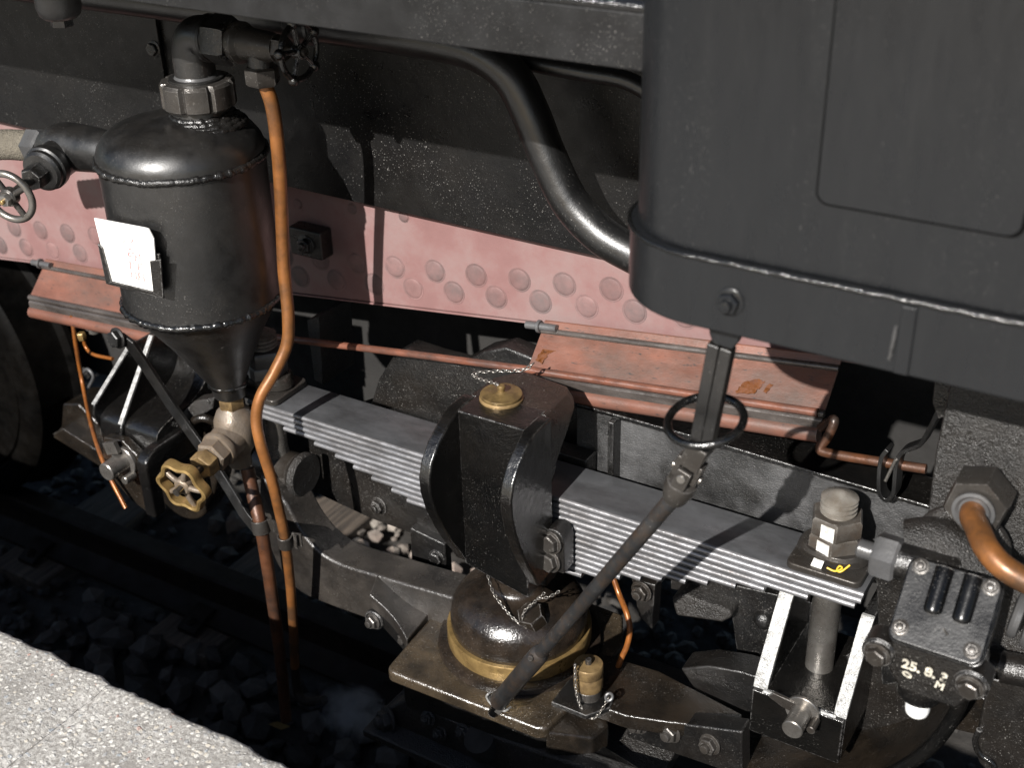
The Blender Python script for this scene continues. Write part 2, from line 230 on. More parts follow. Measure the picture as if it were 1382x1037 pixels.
class MB:
    def __init__(s): s.bm = bmesh.new()
    def ring_faces(s, rings, closed=True):
        n = len(rings[0])
        for a, b in zip(rings, rings[1:]):
            for i in range(n if closed else n - 1):
                j = (i + 1) % n
                try: s.bm.faces.new((a[i], a[j], b[j], b[i]))
                except ValueError: pass
    def cap(s, ring):
        try: s.bm.faces.new(ring)
        except ValueError: pass
    def prism(s, pts, vec):
        vec = Vector(vec); a = [s.bm.verts.new(p) for p in pts]; b = [s.bm.verts.new(Vector(p) + vec) for p in pts]
        s.cap(a); s.cap(list(reversed(b))); s.ring_faces([a, b]); return s
    def box(s, x0, x1, y0, y1, z0, z1):
        return s.prism([V(x0, y0, z0), V(x1, y0, z0), V(x1, y0, z1), V(x0, y0, z1)], (0, y1 - y0, 0))
    def obox(s, c, ax, ay, az):
        "oriented box: centre and three half-axis vectors"
        c = Vector(c); ax = Vector(ax); ay = Vector(ay); az = Vector(az)
        return s.prism([c - ax - ay - az, c + ax - ay - az, c + ax - ay + az, c - ax - ay + az], ay * 2)
    def tube(s, pts, r, n=20, smooth=True, k=8, caps=True, bump=0.0):
        P = spline(pts, k) if smooth else [Vector(p) for p in pts]
        rad = r if callable(r) else (lambda t: r)
        t0 = (P[1] - P[0]).normalized(); _, u, v = frame(t0); rings = []; prev = t0
        for i, p in enumerate(P):
            t = (P[min(i + 1, len(P) - 1)] - P[max(i - 1, 0)]).normalized()
            q = prev.rotation_difference(t); u = q @ u; v = q @ v; prev = t
            rr = rad(i / (len(P) - 1))
            rings.append([s.bm.verts.new(p + (u * math.cos(2 * math.pi * j / n) + v * math.sin(2 * math.pi * j / n)) * rr * (1 + bump * random.uniform(-1, 1))) for j in range(n)])
        s.ring_faces(rings)
        if caps: s.cap(list(reversed(rings[0]))); s.cap(rings[-1])
        return s
    def lathe(s, prof, o, axis=(0, 0, 1), n=48, jitter=0.0, close=False):
        "profile of (radius, distance along axis)"
        o = Vector(o); a, u, v = frame(axis); rings = []
        for r, h in prof:
            r = max(r, 1e-5)
            rings.append([s.bm.verts.new(o + a * h + (u * math.cos(2 * math.pi * j / n) + v * math.sin(2 * math.pi * j / n)) * (r * (1 + jitter * random.uniform(-1, 1)))) for j in range(n)])
        s.ring_faces(rings)
        if close: s.ring_faces([rings[-1], rings[0]])
        else: s.cap(list(reversed(rings[0]))); s.cap(rings[-1])
        return s
    def cyl(s, o, axis, r, h, n=32, ch=0.0):
        if ch: return s.lathe([(r - ch, 0), (r, ch), (r, h - ch), (r - ch, h)], o, axis, n)
        return s.lathe([(r, 0), (r, h)], o, axis, n)
    def hexa(s, o, axis, r, h, rot=0.0, ch=0.12, both=False, n=6):
        o = Vector(o); a, u, v = frame(axis); rings = []
        lv = ([(r * (1 - ch), 0), (r, h * 0.12)] if both else [(r, 0)]) + [(r, h * 0.86), (r * (1 - ch), h)]
        for rr, hh in lv:
            rings.append([s.bm.verts.new(o + a * hh + (u * math.cos(2 * math.pi * j / n + rot) + v * math.sin(2 * math.pi * j / n + rot)) * rr) for j in range(n)])
        s.ring_faces(rings); s.cap(list(reversed(rings[0]))); s.cap(rings[-1]); return s
    def torus(s, o, axis, R, r, n=40, m=12, jitter=0.0, sx=1.0):
        o = Vector(o); a, u, v = frame(axis); rings = []
        for i in range(n):
            t = 2 * math.pi * i / n; d = u * math.cos(t) * sx + v * math.sin(t)
            w = lambda f, q: noise.noise(d * f * R / .13 + V(q, 0, 0)) if jitter else 0.0
            rr = r * (1 + jitter * (w(26, 1) + .6 * w(60, 5)))
            c = o + d * (R + r * jitter * .5 * w(14, 3)) + a * (r * jitter * 0.9 * w(9, 8))
            rings.append([s.bm.verts.new(c + (d * math.cos(2 * math.pi * j / m) + a * math.sin(2 * math.pi * j / m)) * rr) for j in range(m)])
        s.ring_faces(rings + [rings[0]]); return s
    def sphere(s, o, r, sc=(1, 1, 1), n=20):
        mtx = Matrix.Translation(Vector(o)) @ Matrix.Diagonal((r * sc[0], r * sc[1], r * sc[2], 1))
        bmesh.ops.create_uvsphere(s.bm, u_segments=n, v_segments=n // 2 + 2, radius=1.0, matrix=mtx); return s
    def ribbon(s, pts, side, w, th, smooth=False, k=6):
        "flat bar along a path: side = width direction"
        P = spline(pts, k) if smooth else [Vector(p) for p in pts]; sd = Vector(side).normalized(); rings = []
        for i, p in enumerate(P):
            t = (P[min(i + 1, len(P) - 1)] - P[max(i - 1, 0)]).normalized(); nrm = t.cross(sd).normalized()
            rings.append([s.bm.verts.new(p + sd * (a * w / 2) + nrm * (b * th / 2)) for a, b in ((-1, -1), (1, -1), (1, 1), (-1, 1))])
        s.ring_faces(rings); s.cap(list(reversed(rings[0]))); s.cap(rings[-1]); return s
    def chain(s, pts, pitch=0.0052, wire=0.0009, k=10):
        P = spline(pts, k); d = [0.0]
        for a, b in zip(P, P[1:]): d.append(d[-1] + (b - a).length)
        n = max(2, int(d[-1] / pitch)); j = 0
        for i in range(n):
            x = (i + 0.5) * d[-1] / n
            while j < len(d) - 2 and d[j + 1] < x: j += 1
            c = P[j].lerp(P[j + 1], (x - d[j]) / max(1e-9, d[j + 1] - d[j])); t = (P[j + 1] - P[j]).normalized()
            a, u, v = frame(t); ang = (0.5 if i % 2 else 2.07) + random.uniform(-0.35, 0.35); w = u * math.cos(ang) + v * math.sin(ang); nn = t.cross(w)
            rings = []
            for q in range(10):
                th = 2 * math.pi * q / 10; dd = t * math.cos(th) * pitch * 0.66 + w * math.sin(th) * pitch * 0.36; e = dd.normalized()
                rings.append([s.bm.verts.new(c + dd + (e * math.cos(2 * math.pi * m / 5) + nn * math.sin(2 * math.pi * m / 5)) * wire) for m in range(5)])
            s.ring_faces(rings + [rings[0]])
        return s

LOC = {}
def thing(name, label, cat, loc=(0, 0, 0), group=None, kind=None):
    o = bpy.data.objects.new(name, None); COL.objects.link(o); o.location = loc; o.empty_display_size = 0.02
    o['label'] = label
    if cat: o['category'] = cat
    if group: o['group'] = group
    if kind: o['kind'] = kind
    LOC[o] = Vector(loc); return o
def tag(o, label, cat=None, group=None, kind=None):
    o['label'] = label
    if cat: o['category'] = cat
    if group: o['group'] = group
    if kind: o['kind'] = kind
    return o
def build(name, mb, m, parent=None, bevel=0.0, angle=38, kind=None, seg=2):
    bm = mb.bm; bmesh.ops.recalc_face_normals(bm, faces=bm.faces)
    lo = Vector((1e9,) * 3); hi = -lo
    for v in bm.verts:
        for i in range(3): lo[i] = min(lo[i], v.co[i]); hi[i] = max(hi[i], v.co[i])
    c = (lo + hi) / 2; bmesh.ops.translate(bm, verts=bm.verts, vec=-c)
    me = bpy.data.meshes.new(name); bm.to_mesh(me); bm.free()
    me.materials.append(MATS[m]); me.shade_smooth(); me.set_sharp_from_angle(angle=math.radians(angle))
    o = bpy.data.objects.new(name, me); COL.objects.link(o); LOC[o] = c
    if parent: o.parent = parent; o.location = c - LOC[parent]
    else: o.location = c
    if bevel:
        md = o.modifiers.new('bevel', 'BEVEL'); md.width = bevel; md.segments = seg; md.limit_method = 'ANGLE'; md.angle_limit = math.radians(35); md.harden_normals = True
    if kind: o['kind'] = kind
    return o
SHARED = {}
def shared(kind, m):
    if (kind, m) in SHARED: return SHARED[(kind, m)]
    b = MB()
    if kind == 'bolt':
        b.lathe([(1.22, -0.1), (1.25, 0.0), (1.25, 0.10), (1.15, 0.16)], (0, 0, 0), n=20); b.hexa((0, 0, 0.12), (0, 0, 1), 1.0, 0.72)
    elif kind == 'nut':
        b.lathe([(1.25, -0.1), (1.3, 0.0), (1.3, 0.12), (1.2, 0.18)], (0, 0, 0), n=20); b.hexa((0, 0, 0.15), (0, 0, 1), 1.0, 0.7, both=True)
        b.lathe([(0.56, 0.7), (0.56, 1.18), (0.48, 1.30), (0.25, 1.36)], (0, 0, 0), n=16)
    elif kind == 'rivet':
        b.lathe([(1.20, -0.06), (1.17, 0.035), (1.06, 0.045), (1.00, 0.02), (0.985, 0.07), (0.90, 0.135), (0.72, 0.185), (0.4, 0.215), (0.1, 0.22)], (0, 0, 0), n=24)
    elif kind == 'dome':
        b.lathe([(1.0, -0.1), (1.0, 0.1), (0.9, 0.4), (0.65, 0.68), (0.3, 0.83)], (0, 0, 0), n=20)
    bmesh.ops.recalc_face_normals(b.bm, faces=b.bm.faces)
    me = bpy.data.meshes.new(kind); b.bm.to_mesh(me); b.bm.free(); me.materials.append(MATS[m]); me.shade_smooth(); me.set_sharp_from_angle(angle=math.radians(38))
    SHARED[(kind, m)] = me; return me
def fix(kind, m, parent, p, axis, r, spin=None, name=None):
    "a bolt, nut or rivet set on a surface"
    nm = name or {'bolt': 'bolt', 'nut': 'nut', 'rivet': 'rivet', 'dome': 'rivet'}[kind]
    o = bpy.data.objects.new(nm, shared(kind, m)); COL.objects.link(o); LOC[o] = Vector(p)
    if parent: o.parent = parent; o.location = Vector(p) - LOC[parent]
    else: o.location = p
    q = Vector((0, 0, 1)).rotation_difference(Vector(axis).normalized()) @ Quaternion((0, 0, 1), random.uniform(0, 1.05) if spin is None else spin)
    o.rotation_mode = 'QUATERNION'; o.rotation_quaternion = q; o.scale = (r, r, r); return o
# ================================================================== setting: platform, ballast, rail
YE = 0.878
def paving(x0, x1, zt=0.0):
    mb = MB(); bm = mb.bm; xs = []; n = max(2, int((x1 - x0) / 0.011)); xs = [x0 + (x1 - x0) * i / n for i in range(n + 1)]
    ys = [YE - 0.0 - d for d in (0, .003, .007, .012, .02, .03, .045, .065, .09, .12, .16, .21, .27, .34, .42, .52, .64, .78, .95, 1.2, 1.6, 2.6)]
    rows = []
    for k, y in enumerate(ys):
        row = []
        for i, x in enumerate(xs):
            e = noise.noise(V(x * 22, 3.1, 0)) * 0.006 + noise.noise(V(x * 70, 7.7, 0)) * 0.004
            drop = (0.010 if k == 0 else 0.0035 if k == 1 else 0.001 if k == 2 else 0) * (1 + 0.7 * noise.noise(V(x * 60, y * 10, 4)))
            side = min(abs(x - x0), abs(x - x1)); drop += 0.0045 * (1 + .8 * noise.noise(V(y * 40, 1, 1))) if side < 1e-6 else 0.002 * (1 + noise.noise(V(y * 30, 5, 1))) if side < 0.012 else 0
            z = zt + 0.0016 * noise.noise(V(x * 9, y * 9, 1)) + 0.0012 * noise.noise(V(x * 60, y * 60, 2)) - drop
            row.append(bm.verts.new((x, y + (e if k < 4 else 0), z)))
        rows.append(row)
    rows.insert(0, [bm.verts.new((v.co.x, v.co.y + 0.004 * noise.noise(V(v.co.x * 40, 0, 9)), -0.135)) for v in rows[0]])
    mb.ring_faces(rows, closed=False)
    low = [[bm.verts.new((r[q].co.x, r[q].co.y, -0.135)) for r in rows[1:]] for q in (0, -1)]
    for q, l in zip((0, -1), low):
        col = [r[q] for r in rows[1:]]
        for a in range(len(col) - 1): bm.faces.new((col[a], col[a + 1], l[a + 1], l[a]))
    return mb
plat_mb = MB().box(-6, 3, -3.5, YE - 0.012, -1.6, -0.128)
platform = build('platform', plat_mb, 'concrete'); platform['kind'] = 'structure'; platform['label'] = 'sunlit coarse concrete station platform with jointed edge blocks'
xj = at(145, 922, Z=0).x
edges = [xj - 3.0, xj - 1.8, xj - 0.60, xj, xj + 0.60, xj + 1.2, xj + 2.4]
for a, b in zip(edges, edges[1:]):
    build('paving_block', paving(a + 0.0004, b - 0.0004), 'concrete', platform, angle=60)

# ballast sheet out to the far side and beyond, stones on top
ZB = -0.955
mb = MB(); bm = mb.bm
gx = [-40, -20, -10, -6, -4.5] + [-4 + 0.06 * i for i in range(84)] + [1.5, 3, 8, 20, 40]
gy = [-0.6, 0.5] + [0.8 + 0.06 * i for i in range(50)] + [4.2, 5, 7, 12, 25, 60]
grid = [[bm.verts.new((x, y, ZB - 0.02 + (0.02 * noise.noise(V(x * 6, y * 6, 0)) if -4.2 < x < 1.2 else 0))) for x in gx] for y in gy]
mb.ring_faces(grid, closed=False)
bed = build('ballast_bed', mb, 'ballast_dirt', angle=180); bed['kind'] = 'structure'; bed['label'] = 'bed of crushed stone ballast under the locomotive'
protos = []
for k in range(9):
    b = MB(); bmesh.ops.create_icosphere(b.bm, subdivisions=1, radius=1.0)
    sc = V(random.uniform(.8, 1.3), random.uniform(.7, 1.1), random.uniform(.5, .85))
    for v in b.bm.verts:
        v.co *= 1 + 0.32 * noise.noise(v.co * 1.3 + V(k * 9.1, 0, 0)) + random.uniform(-.08, .08)
        v.co = V(v.co.x * sc.x, v.co.y * sc.y, v.co.z * sc.z)
    me = bpy.data.meshes.new('stone'); b.bm.to_mesh(me); b.bm.free(); me.materials.append(MATS['stone']); protos.append(me)
protos_sunlit = []
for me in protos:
    m2 = me.copy(); m2.materials[0] = MATS['stone_sunlit']; protos_sunlit.append(m2)  # same stones in the sunlit colour
def stone(x, y, r):
    o = bpy.data.objects.new('stone', random.choice(protos_sunlit if y > 2.16 and -2.35 < x < -1.45 else protos)); COL.objects.link(o); LOC[o] = V(x, y, ZB + r * .45)
    o.parent = bed; o.location = LOC[o] - LOC[bed]; o.scale = (r,) * 3
    o.rotation_euler = (random.uniform(-.5, .5), random.uniform(-.5, .5), random.uniform(0, 6.28)); return o
# the patches of track bed that the photograph shows, in world metres
n = 0; pts = []; tries = 0
while n < 296 and tries < 60000:
    tries += 1
    if n < 200: x, y, r = random.uniform(-2.45, -0.98), random.uniform(0.93, 1.74), random.uniform(.030, .052)
    else: x, y, r = random.uniform(-2.35, -1.35), random.uniform(1.95, 2.75), random.uniform(.02, .042)
    if any((x - a) ** 2 + (y - b) ** 2 < ((r + c) * .66) ** 2 for a, b, c in pts): continue
    if y > 1.9 and abs(x + 2.07) < .12: continue
    pts.append((x, y, r)); stone(x, y, r); n += 1
mb = MB()
for k in range(4200):
    x, y = random.uniform(-4.2, 0.3), random.uniform(0.9, 4.0); r = random.uniform(.010, .028)
    if abs(y - 1.85) < .06: continue
    pm = random.choice(protos); rot = Matrix.Rotation(random.uniform(0, 6.28), 3, 'Z') @ Matrix.Rotation(random.uniform(-.6, .6), 3, 'X')
    off = V(x, y, ZB - 0.006 + r * .3); base = [mb.bm.verts.new(off + rot @ (v.co * r)) for v in pm.vertices]
    for p in pm.polygons: mb.bm.faces.new([base[i] for i in p.vertices])
g = build('gravel', mb, 'stone', angle=20, kind='stuff'); g.data.materials.append(MATS['stone_sunlit'])
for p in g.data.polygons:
    if p.center.y + LOC[g].y > 2.16 and -2.35 < p.center.x + LOC[g].x < -1.45: p.material_index = 1  # painted sunlit patch of gravel
g['label'] = 'small crushed stones filling the ballast between the larger ones'

def rail_profile(h=0.14):
    half = [(-.062, 0), (-.062, .010), (-.020, .024), (-.0085, .036), (-.0085, .098), (-.022, .108), (-.032, .114), (-.032, .134), (-.026, .140)]
    return half + [(-a, b) for a, b in reversed(half)]
RZ = -0.92
t = thing('rail', 'rusty steel running rail lying in shade below the platform edge', 'rail', (-1.5, 1.85, RZ))
build('rail_section', MB().prism([V(-9, 1.85 + a, RZ + b) for a, b in rail_profile()], (12, 0, 0)), 'rail_rust_pipe_shade', t, angle=30)
for k, x in ((1, -2.67), (2, -2.07), (3, -1.47)):
    s = build('sleeper', MB().box(x - .10, x + .10, 1.70, 4.0, -1.06, RZ - .004), 'sleeper_wood', bevel=.006)
    tag(s, ['weathered timber sleeper beneath the wheel at far left', 'weathered timber sleeper below the tyre edge at left', 'sunlit weathered timber sleeper seen through the gap behind the drain pipes',
            'weathered timber sleeper in shade under the drain pipe ends', 'weathered timber sleeper in shade under the domed bearing plate'][k], 'sleeper', 'timber sleepers under the rail')
    c = thing('rail_clip', ['rail clip on the rail foot beneath the wheel at far left', 'rail clip and bolt on the rail foot near the left edge', 'rail clip on the rail foot left of the two drain pipes', 'rail clip on the rail foot right of the drain pipe ends', 'rail clip on the rail foot under the domed bearing plate'][k], 'rail clip', (x, 1.77, RZ), 'rail clips')
    build('clip_plate', MB().prism([V(x - .03, 1.74, RZ), V(x - .03, 1.80, RZ + .018), V(x - .03, 1.825, RZ + .026), V(x - .03, 1.825, RZ + .034), V(x - .03, 1.79, RZ + .032), V(x - .03, 1.74, RZ + .014)], (.06, 0, 0)), 'rail_rust_pipe_shade', c, bevel=.002)
    fix('nut', 'rail_rust_pipe_shade', c, V(x, 1.765, RZ + .020), (0, -.3, 1), .014)

# wheel at the left
t = thing('wheel', 'large steel driving wheel with shade put into its colour, cut off by the left edge of the photo', 'wheel', (-2.94, 1.83, -0.78))
wc = V(-2.94, 1.78, -0.35)
build('tyre', MB().lathe([(.355, .015), (.36, 0), (.395, -.002), (.418, .002), (.428, .012), (.432, .10), (.436, .112), (.455, .122), (.458, .135), (.448, .145), (.355, .145)], wc, (0, 1, 0), 96), 'wheel_shaded_steel', t)
build('rim', MB().lathe([(.30, .03), (.302, .012), (.345, .008), (.354, .02), (.354, .12), (.30, .12)], wc, (0, 1, 0), 96, close=True), 'wheel_shaded_steel', t)
hub = build('hub', MB().lathe([(.02, -.03), (.09, -.03), (.10, -.02), (.115, .03), (.115, .10)], wc, (0, 1, 0), 48), 'wheel_shaded_steel', t)
for k in range(12):
    a = math.pi * 2 * k / 12; d = V(math.cos(a), 0, math.sin(a))
    build('spoke', MB().tube([wc + V(0, .06, 0) + d * .10, wc + V(0, .06, 0) + d * .31], .022, 10, smooth=False), 'wheel_shaded_steel', hub)

# ================================================================== body plates behind everything
t = build('ash_pan', MB().box(-3.2, 1.2, 2.02, 2.9, -.42, 1.4), 'dark_inside', bevel=.01); tag(t, 'dark ash pan side deep in the shadow behind the frame', 'ash pan')
# red frame plate: its lower edge climbs towards the right
def redz(x): return at(400, 395, Y=1.69).z + 0.122 * (x + 1.517)
t = thing('frame_plate', 'faded red oxide frame plate with two rows of flattened rivets', 'frame plate', (-1.4, 1.69, redz(-1.4)))
build('plate', MB().prism([V(-2.9, 1.69, redz(-2.9)), V(.3, 1.69, redz(.3)), V(.3, 1.69, .95), V(-2.9, 1.69, .95)], (0, .016, 0)), 'red_oxide', t, bevel=.002)
build('edge_strip', MB().prism([V(-2.9, 1.688, redz(-2.9) - .0045), V(.3, 1.688, redz(.3) - .0045), V(.3, 1.688, redz(.3) - .001), V(-2.9, 1.688, redz(-2.9) - .001)], (0, .04, 0)), 'red_oxide', t, bevel=.001)
for k in range(-13, 9):
    x = -1.277 + .0865 * k
    fix('rivet', 'red_rivet', t, V(x, 1.69, .301 + .121 * (x + 1.277)), (0, -1, 0), .0190).scale.z = .0115
    x = -1.327 + .0875 * k
    fix('rivet', 'red_rivet', t, V(x, 1.69, .256 + .128 * (x + 1.327)), (0, -1, 0), .0190).scale.z = .0115
for px, py in ((475, 281), (545, 292), (425, 205), (398, 205), (62, 250), (402, 275)):
    fix('rivet', 'red_rivet', t, at(px, py, Y=1.69), (0, -1, 0), .0095)
t = thing('pipe_clip', 'dark square bolted pad on the shaded red plate beside the copper pipe', 'bolted pad', at(427, 325, Y=1.69))
c = at(427, 318, Y=1.68); build('pad', MB().box(c.x - .045, c.x + .03, 1.655, 1.689, c.z - .035, c.z + .02), 'cast_black', t, bevel=.004)
fix('nut', 'cast_black', t, c + V(-.005, -.025, -.008), (0, -1, 0), .014)

PZ = 0.42
t = thing('cladding_panel', 'long black cladding panel flecked with chips under the running board', 'cladding panel', (-1.0, 1.66, PZ))
sx = at(219, 60, Y=1.656).x
build('panel', MB().prism([V(sx - .03, 1.66, .431), V(.5, 1.66, .405), V(.5, 1.66, 1.3), V(sx - .03, 1.66, 1.3)], (0, .008, 0)), 'panel_paint', t, bevel=.0015)
t = thing('cladding_panel', 'left black cladding panel with a bolt near its seam, behind the tank pipework', 'cladding panel', (-2.0, 1.66, PZ))
xl = -2.6
build('panel', MB().prism([V(xl, 1.6505, .446), V(sx - .002, 1.6505, .433), V(sx - .002, 1.6505, 1.3), V(xl, 1.6505, 1.3)], (0, .008, 0)), 'panel_paint', t, bevel=.0015)
fix('bolt', 'cast_black', t, at(208, 65, Y=1.650), (0, -1, 0), .012)

# running board
FZ = at(500, 46, Y=1.16).z
t = thing('running_board', 'dark grey running board edge plate along the top of the photo', 'running board', (-1.2, 1.16, FZ))
build('edge_plate', MB().box(-3.4, -.53, 1.16, 1.172, FZ, FZ + .058), 'fascia_paint', t, bevel=.002)
build('deck', MB().box(-3.4, -.53, 1.1725, 1.648, FZ + .052, FZ + .060), 'fascia_paint', t)
build('edge_bead', MB().tube([V(-3.4, 1.166, FZ + .062), V(-.53, 1.166, FZ + .062)], .007, 12, smooth=False), 'weld_black', t)
# pipe run under the board
t = thing('pipe_run', 'thick black pipe curving down in an S beside the box', 'pipe', at(700, 110, Y=1.56))
path = [at(x, y, Y=1.56) for x, y in ((20, -22), (200, 0), (400, 27), (520, 44), (600, 57), (650, 72), (690, 103), (715, 150), (738, 208), (768, 270), (808, 314), (850, 340), (900, 362), (960, 380))]
build('pipe', MB().tube(path, .0285, 28, k=10), 'pipe_black', t, angle=60)
c = at(412, 29, Y=1.56); d = (at(520, 44, Y=1.56) - at(400, 27, Y=1.56)).normalized()
build('sleeve', MB().cyl(c - d * .022, d, .034, .045, 28, .003), 'pipe_black', t)
t = thing('thin_pipe', 'thin black pipe under the running board beside the big box', 'pipe', at(780, 95, Y=1.60))
build('pipe', MB().tube([at(x, y, Y=1.60) for x, y in ((640, 60), (720, 84), (790, 97), (840, 106), (870, 120), (900, 140))], .013, 16), 'pipe_black', t)
# drain fitting at the top left corner
t = thing('drain_plug', 'grey bowl shaped fitting with hex plug hanging at the top left corner', 'pipe fitting', at(82, 15, Y=1.40))
o = at(81, 17, Y=1.40); DS = .74
build('bowl', MB().lathe([(a * DS, b * DS) for a, b in ((.02, -.012), (.034, -.010), (.043, -.002), (.048, .015), (.048, .05), (.06, .055), (.06, .12))], o, (0, 0, 1), 40), 'steel_grey', t)
build('plug', MB().hexa(o + V(0, 0, -.007), (0, 0, -1), .0185, .014), 'steel_grey', t)

# ================================================================== big box on the right
def rounded(x0, x1, y0, y1, r, z, n=10):
    p = []
    for k in range(n + 1):
        a = math.pi / 2 * k / n; p.append(V(x0 + r - r * math.cos(a), y0 + r - r * math.sin(a), z))
    return [V(x0, y1, z)] + p + [V(x1, y0, z), V(x1, y1, z)]
ZS, ZK = .737, .657
t = thing('side_box', 'large smooth black box with rounded corner filling the upper right', 'steel box', (-.1, 1.3, ZK))
def shell(x0, y0, r, z0, z1): return MB().prism(rounded(x0, .55, y0, 1.64, r, z0, 14), (0, 0, z1 - z0))
build('upper_body', shell(-.550, 1.084, .10, ZS + .001, 1.45), 'box_paint', t, angle=30)
skirt = MB(); prof = rounded(-.558, .555, 1.078, 1.645, .105, ZK, 14)
build('skirt', MB().prism(prof, (0, 0, ZS - ZK - .001)), 'box_paint', t, angle=30, bevel=.003)
seam = rounded(-.5590, .556, 1.0765, 1.645, .106, ZS - .003, 14)[:-1]
sp = [Vector(p) for p in seam]; dense = []
for a, b in zip(sp, sp[1:]):
    m_ = max(1, int((b - a).length / .006)); dense += [a.lerp(b, i / m_) + V(0, 0, .0012 * noise.noise(V(a.lerp(b, i / m_).x * 60, 0, 0))) for i in range(m_)]
build('weld_seam', MB().tube(dense, lambda q: .0028 + .0006 * noise.noise(V(q * 120, 2, 0)), 12, smooth=False, bump=.03), 'weld_black', t, angle=180)
# access door: a plate standing 3 mm proud, with rounded lower corners
dx0, dx1, dz0 = -.333, -.155, .811
pts = []
for (cx, cz, a0) in ((dx0 + .012, dz0 + .012, math.pi), (dx1 - .012, dz0 + .012, 1.5 * math.pi)):
    for k in range(7):
        a = a0 + math.pi / 2 * k / 6; pts.append(V(cx + .012 * math.cos(a), 1.0845, cz + .012 * math.sin(a)))
pts += [V(dx1 + .02, 1.0845, 1.3), V(dx0, 1.0845, 1.3)]
build('door', MB().prism(pts, (0, -.0065, 0)), 'box_paint', t, bevel=.0012)
mc = V((dx0 + dx1) / 2, 1.0843, 1.05); sp = [V(mc.x + (p.x - mc.x) * 1.028, 1.0843, mc.z + (p.z - mc.z) * 1.011) for p in pts]
build('door_gap_strip', MB().prism(sp, (0, -.0018, 0)), 'gap_black', t)  # black strip painted in for the shaded gap round the door
fix('nut', 'box_paint', t, at(985, 407, Y=1.078), (0, -1, 0), .0115)
c = at(1207, 470, Y=1.078); build('weld_drip', MB().tube([at(1210, 440, Y=1.077), at(1206, 458, Y=1.076), at(1200, 485, Y=1.077)], .0018, 8, bump=.25), 'steel_grey', t)
build('joint_strip', MB().box(c.x + .002, c.x + .016, 1.0745, 1.0785, ZK + .002, ZS - .008), 'box_paint', t, bevel=.0015)
# ================================================================== steam separator tank
tx, ty = -1.462, 1.40
ZTR, ZBR, ZTIP = at(250, 205, Y=1.40).z, at(275, 412, Y=1.40).z + .026, .118
tip = at(313, 545, Y=1.43)
T = thing('separator_tank', 'black welded cylindrical tank with conical bottom hung beside the frame', 'tank', (tx, ty, ZTIP))
R = .131
build('shell', MB().lathe([(R, ZBR), (R, ZTR)], (tx, ty, 0), (0, 0, 1), 72), 'tank_paint', T, angle=50)
dome = [(R, ZTR - .004), (R + .001, ZTR + .006), (R - .003, ZTR + .018), (R - .012, ZTR + .031), (R - .028, ZTR + .042), (R - .052, ZTR + .051), (R - .085, ZTR + .057), (.012, ZTR + .060)]
build('dome_top', MB().lathe(dome, (tx, ty, 0), (0, 0, 1), 72), 'tank_paint', T, angle=60)
mb = MB().lathe([(R, ZBR), (R - .003, ZBR - .006), (.080, ZBR - .086), (.040, ZTIP + .046), (.031, ZTIP + .026), (.0285, ZTIP)], (tx, ty, 0), (0, 0, 1), 64)
for v in mb.bm.verts:
    k = max(0, min(1, (ZBR - v.co.z) / (ZBR - ZTIP))); v.co.x += (tip.x - tx) * k; v.co.y += (tip.y - ty) * k
build('cone', mb, 'tank_paint', T, angle=60)
build('weld_bead', MB().torus((tx, ty, ZTR - .004), (0, 0, 1), R + .0005, .0060, 260, 10, .40), 'weld_satin', T, angle=180)
build('weld_bead', MB().torus((tx, ty, ZBR - .003), (0, 0, 1), R - .001, .0066, 260, 10, .42), 'weld_black', T, angle=180)
build('weld_bead', MB().torus((tip.x - .001, tip.y - .001, ZTIP + .026), (0, 0, 1), .030, .006, 40, 8, .5), 'black_gloss', T, angle=180)
nk = at(270, 140, Y=1.425); nz0 = ZTR + .048
build('neck', MB().lathe([(.062, nz0 - .02), (.052, nz0 + .004), (.045, nz0 + .010), (.042, nz0 + .07)], (nk.x, nk.y, 0), (0, 0, 1), 40), 'tank_paint', T)
for k in range(4): build('weld_bead', MB().torus((nk.x, nk.y, nz0 - .004 + .0045 * k), (0, 0, 1), .064 - .0065 * k, .0062, 90, 8, .45), 'weld_satin', T, angle=180)
# slotted union ring
mb = MB(); bm = mb.bm; rings = []; n = 64; zr = at(270, 140, Y=1.425).z - .002
for r, h in ((.044, .002), (.054, 0), (.0575, .004), (.0575, .037), (.054, .042), (.043, .043), (.043, .036)):
    ring = []
    for j in range(n):
        slot = (j % 8 == 0); rr = r - (.006 if slot and r > .05 else 0)
        a = 2 * math.pi * j / n + .32; ring.append(bm.verts.new((nk.x + rr * math.cos(a), nk.y + rr * math.sin(a), zr + h)))
    rings.append(ring)
mb.ring_faces(rings); mb.cap(list(reversed(rings[0])))
build('union_ring', mb, 'steel_dark', T, angle=25)
build('collar', MB().lathe([(.0425, zr + .03), (.042, zr + .039), (.036, zr + .042), (.0316, zr + .050)], (nk.x, nk.y, 0), (0, 0, 1), 40), 'steel_grey', T)
# lug the valve hangs from
fl = at(250, 395, Y=1.29)

